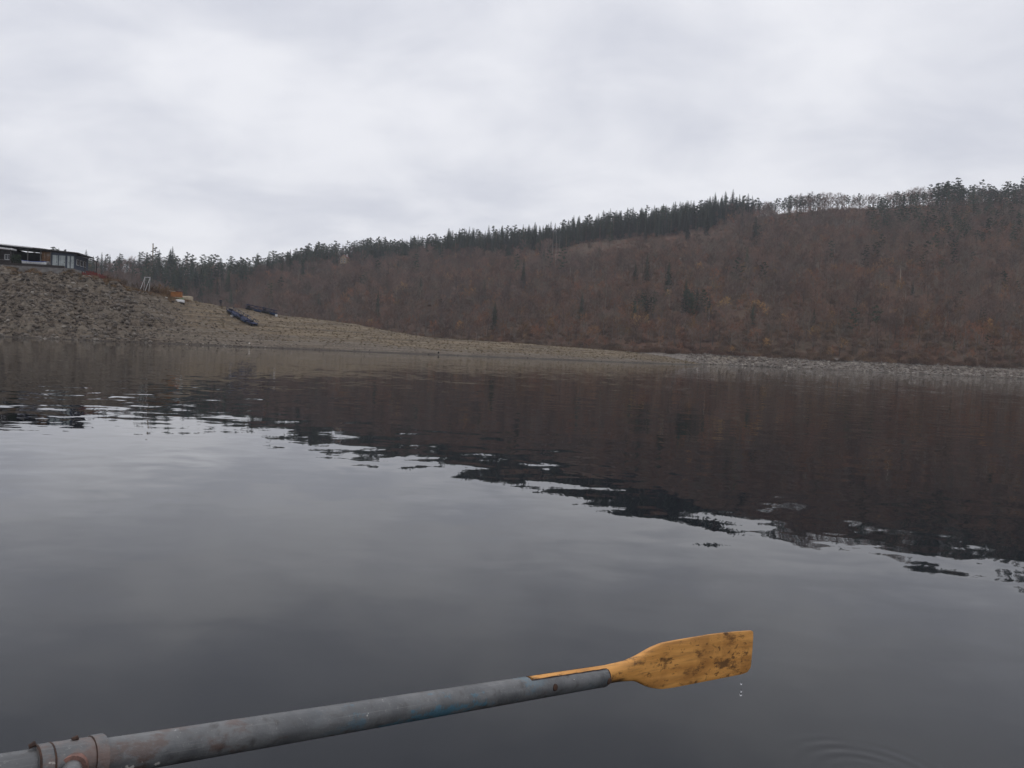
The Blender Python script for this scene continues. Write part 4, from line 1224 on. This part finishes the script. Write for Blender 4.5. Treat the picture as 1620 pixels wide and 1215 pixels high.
wood = tmix(t, tmath(t, 'MULTIPLY', tstep(t, st2, .48, .68), .5), wood, (0.28, 0.12, 0.035))
neck_shade = tmath(t, 'MULTIPLY', tmath(t, 'SUBTRACT', 1.0, tstep(t, tmath(t, 'ADD', sx_.outputs['X'], tmath(t, 'MULTIPLY', sx_.outputs['Z'], 1.5)), LEN + .03, LEN + .085)), tmath(t, 'SUBTRACT', 1.0, tstep(t, tmath(t, 'ADD', sx_.outputs['Z'], tmath(t, 'MULTIPLY', st1, .02)), .0, .008)))  # shade on the neck's lower flat by the sleeve, painted into the wood colour
wood = tmix(t, tmath(t, 'MULTIPLY', neck_shade, .8), wood, (0.05, 0.03, 0.017))
st3 = tnoise(t, oc, 62, 5, .7, (0.45, 1, 1.3))
wood = tmix(t, tmath(t, 'MULTIPLY', tstep(t, tmath(t, 'ADD', st3, tipz), .585, .66), .75), wood, (0.07, 0.036, 0.018))
t.links.new(wood, b.inputs['Base Color']); b.inputs['Roughness'].default_value = .5; b.inputs['Specular IOR Level'].default_value = .22
bp = t.nodes.new('ShaderNodeBump'); bp.inputs['Strength'].default_value = 0.25; bp.inputs['Distance'].default_value = .002
t.links.new(wf, bp.inputs['Height']); t.links.new(bp.outputs[0], b.inputs['Normal'])
MATS['blade_wood'] = m

def arc_tube(x0, x1, nx, r0, r1, a0, a1, n, closed, name, mat, parent, wob=0.0, flare=0.0):
    """pipe wall along X from angle a0 to a1 (angle 0 = +Z, towards +Y positive)"""
    v = []; f = []; rr_ = random.Random(4)
    m_ = n if closed else n + 1
    for i in range(nx + 1):
        x = x0 + (x1 - x0) * i / nx
        for rad_ in (r1, r0):
            for j in range(m_):
                a = a0 + (a1 - a0) * j / n
                ro = rad_ + rr_.uniform(-wob, wob)
                v.append((x, math.sin(a) * ro, math.cos(a) * ro))
    st = 2 * m_
    for i in range(nx):
        for j in range(n):
            j2 = (j + 1) % m_
            f.append((i*st + j, i*st + j2, (i+1)*st + j2, (i+1)*st + j))
            f.append((i*st + m_ + j2, i*st + m_ + j, (i+1)*st + m_ + j, (i+1)*st + m_ + j2))
        if not closed:
            f.append((i*st, (i+1)*st, (i+1)*st + m_, i*st + m_)); f.append((i*st + m_ - 1, i*st + 2*m_ - 1, (i+1)*st + 2*m_ - 1, (i+1)*st + m_ - 1))
    for i, fl_ in ((0, 1), (nx, 0)):
        for j in range(n):
            j2 = (j + 1) % m_
            q = (i*st + j, i*st + m_ + j, i*st + m_ + j2, i*st + j2)
            f.append(q if fl_ else q[::-1])
    return mesh_obj(name, v, f, mat, parent, True)
xs_slot = S_(832)
arc_tube(-.62, xs_slot, 60, .0215, PR, 0, 2 * math.pi, 40, True, 'shaft', 'worn_steel', oar, .00012)
SG = -1 if Yv.dot(c_fwd) > 0 else 1                                # side of the pipe that faces the viewer
a_near, a_far = R(34), R(24)
A0, A1 = (a_near, 2 * math.pi - a_far) if SG > 0 else (a_far, 2 * math.pi - a_near)
arc_tube(xs_slot, LEN, 24, .0215, PR, A0, A1, 40, False, 'shaft_end', 'worn_steel', oar, .00012)
arc_tube(xs_slot + .003, LEN - .004, 20, .0214, .0251, A0 - R(4), A0, 2, False, 'rusty_edge', 'rust', oar, .0006)
arc_tube(xs_slot + .003, LEN - .004, 20, .0214, .0262, A1, A1 + R(5), 2, False, 'rusty_edge', 'rust', oar, .0008)
arc_tube(LEN - .002, LEN + .001, 1, .0213, PR + .0003, A0, A1, 40, False, 'rusty_rim', 'rust', oar, .0006)
# collar with bands and pivot pin
c0, c1_ = S_(50), S_(158)
col_o = arc_tube(c0, c1_, 10, PR + .0001, PR + .0048, 0, 2 * math.pi, 44, True, 'collar', 'collar_steel', oar, .0002)
for xx, wdt, rr_ in ((S_(50), .0028, PR + .0053), (S_(74), .0022, PR + .0053), (S_(139), .0025, PR + .0056)):
    arc_tube(xx, xx + wdt, 1, PR + .004, rr_, 0, 2 * math.pi, 44, True, 'weld_band', 'rust', col_o, .0004)
arc_tube(S_(140), c1_ + .001, 2, PR + .003, PR + .0068, 0, 2 * math.pi, 44, True, 'lip', 'collar_steel', col_o, .0003)
tipb = MB()
tipb.tube([(S_(41), .004, PR + .003), (S_(50), .002, PR + .007)], [.003, .004], 8).build('bolt_head', 'rust', col_o)
tipb = MB(); tipb.tube([(S_(108), .001, PR + .005), (S_(117), .001, PR + .0075)], [.0032, .0032], 8).build('bolt_head', 'rust', col_o)
# the pivot boss faces the viewer, low on the collar
bs, bt = plane_st(116, 1207)
dirp = (-sight(116, 1207)).normalized(); loc_dir = Vector((dirp.dot(A), dirp.dot(Yv), dirp.dot(Wd)))
pc = Vector((bs, 0, bt))
pd = (loc_dir + Vector((0, 0, -.25))).normalized()
pq = pc + pd * .022
MB().tube([pq, pq + pd * .012], [.0195, .0175], 28).build('boss', 'red_lead', col_o, True)
MB().tube([pq + pd * .008, pq + pd * .045, pq + pd * .052], [.0125, .0125, .010], 24).build('pivot_pin', 'worn_steel', col_o, True)
arc_tube(-.74, -.60, 8, .001, .0225, 0, 2 * math.pi, 28, True, 'grip', 'black_rubber', oar)
# rivets on the sleeve end
for px, py in ((865, 1083), (951, 1074)):
    s_, t_ = plane_st(px, py); zz_ = t_ * .96
    yy_ = -math.sqrt(max(PR ** 2 - zz_ ** 2, 1e-6)) * (1 if Yv.dot(c_fwd) > 0 else -1)
    nrm = Vector((0, yy_, zz_)).normalized(); pp = Vector((s_, yy_, zz_))
    MB().tube([pp - nrm * .003, pp + nrm * .0015, pp + nrm * .003], [.0085, .0075, .004], 14).build('rivet', 'rust', oar, True)

# wooden blade: stations along the outline
Z = lambda zx, zy: (780 + zx / 3.5217, 960 + zy / 3.5217)
top = [Z(*q) for q in ((640, 320), (690, 312), (740, 300), (800, 273), (840, 250), (880, 226), (940, 200), (1020, 184), (1100, 170), (1200, 153), (1300, 141), (1400, 133), (1436, 131), (1446, 136))]
bot = [Z(*q) for q in ((630, 427), (700, 416), (770, 411), (800, 419), (835, 437), (870, 450), (930, 459), (1000, 450), (1100, 431), (1200, 412), (1300, 393), (1380, 377), (1412, 365), (1426, 345))]
tp = np.array([plane_st(*q) for q in top]); bt_ = np.array([plane_st(*q) for q in bot])
s_end = max(tp[:, 0].max(), bt_[:, 0].max())
stn = list(np.linspace(xs_slot + .01, LEN, 10)) + list(np.linspace(LEN + .01, s_end - .006, 56)) + [s_end - .003, s_end - .0008, s_end]
v = []; f = []; nn_ = 28
for s_ in stn:
    if s_ <= LEN + .012:
        zt, zb, thk = .0252, -.0195, .0205
        if s_ > LEN: zb = -.0195
    else:
        zt = np.interp(s_, tp[:, 0], tp[:, 1]); zb = np.interp(s_, bt_[:, 0], bt_[:, 1])
        k = min(1, (s_ - LEN) / .22); thk = .0205 * (1 - k) ** 1.0 + k * (.0095 - .004 * min(1, max(0, (s_ - LEN - .22) / .4)))
        bl_ = min(1, (s_ - LEN) / .05); zt = .0252 * (1 - bl_) + zt * bl_; zb = -.0195 * (1 - bl_) + zb * bl_
    endk = 1.0
    if s_ > s_end - .0032: endk = 1 - ((s_ - (s_end - .0032)) / .0032) * .45
    cz, hz_ = (zt + zb) / 2, (zt - zb) / 2
    flat = min(1, max(0, (s_ - LEN - .03) / .15))
    ex = 1.0 - .55 * flat                                            # round neck, squarer blade edge
    for j in range(nn_):
        a = 2 * math.pi * j / nn_
        ca, sa = math.cos(a), math.sin(a)
        v.append((s_, math.copysign(abs(sa) ** ex, sa) * thk * endk, cz + math.copysign(abs(ca) ** (1 - .25 * flat), ca) * hz_ * (1 - (1 - endk) * .03)))
for i in range(len(stn) - 1):
    for j in range(nn_): f.append((i*nn_ + j, i*nn_ + (j+1) % nn_, (i+1)*nn_ + (j+1) % nn_, (i+1)*nn_ + j))
f.append(tuple(reversed(range(nn_)))); f.append(tuple((len(stn)-1)*nn_ + j for j in range(nn_)))
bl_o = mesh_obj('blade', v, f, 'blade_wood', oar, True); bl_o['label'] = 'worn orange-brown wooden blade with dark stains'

# falling drops
m, t, b, _ = new_mat('drop_water'); b.inputs['Base Color'].default_value = (1, 1, 1, 1); b.inputs['Transmission Weight'].default_value = 1.0
b.inputs['Roughness'].default_value = 0.0; b.inputs['IOR'].default_value = 1.333; MATS['drop_water'] = m
for (px, py, rr_, lab) in ((1172.5, 1081.5, .0036, 'uppermost drop falling from the oar blade'), (1172.5, 1093.5, .0034, 'middle drop falling from the oar blade'), (1172, 1099, .0042, 'lowest and largest drop falling from the oar blade')):
    c = cpt_(px, py, 2.47)
    dm = MB().tube([(0, 0, -rr_), (0, 0, -rr_ * .8), (0, 0, -rr_ * .2), (0, 0, rr_ * .5), (0, 0, rr_ * 1.2), (0, 0, rr_ * 1.7)], [rr_ * .1, rr_ * .62, rr_, rr_ * .82, rr_ * .4, rr_ * .05], 12)
    o = dm.build('water_drop', 'drop_water', None, True); o.location = c; tag(o, lab, 'drop', 'drops falling from the blade')

# ------------------------------------------------------------------ haze
m = bpy.data.materials.new('haze'); m.use_nodes = True; t = m.node_tree; t.nodes.clear()
out = t.nodes.new('ShaderNodeOutputMaterial'); pv = t.nodes.new('ShaderNodeVolumePrincipled')
pv.inputs['Color'].default_value = (0.88, 0.91, 0.98, 1); pv.inputs['Density'].default_value = 0.00018; pv.inputs['Anisotropy'].default_value = 0.0
t.links.new(pv.outputs[0], out.inputs['Volume']); MATS['haze'] = m
hb = MB().box(-1350, 1350, -300, 1120, -10.5, 205).build('haze', 'haze'); tag(hb, 'thin pale haze over the lake', kind='stuff')
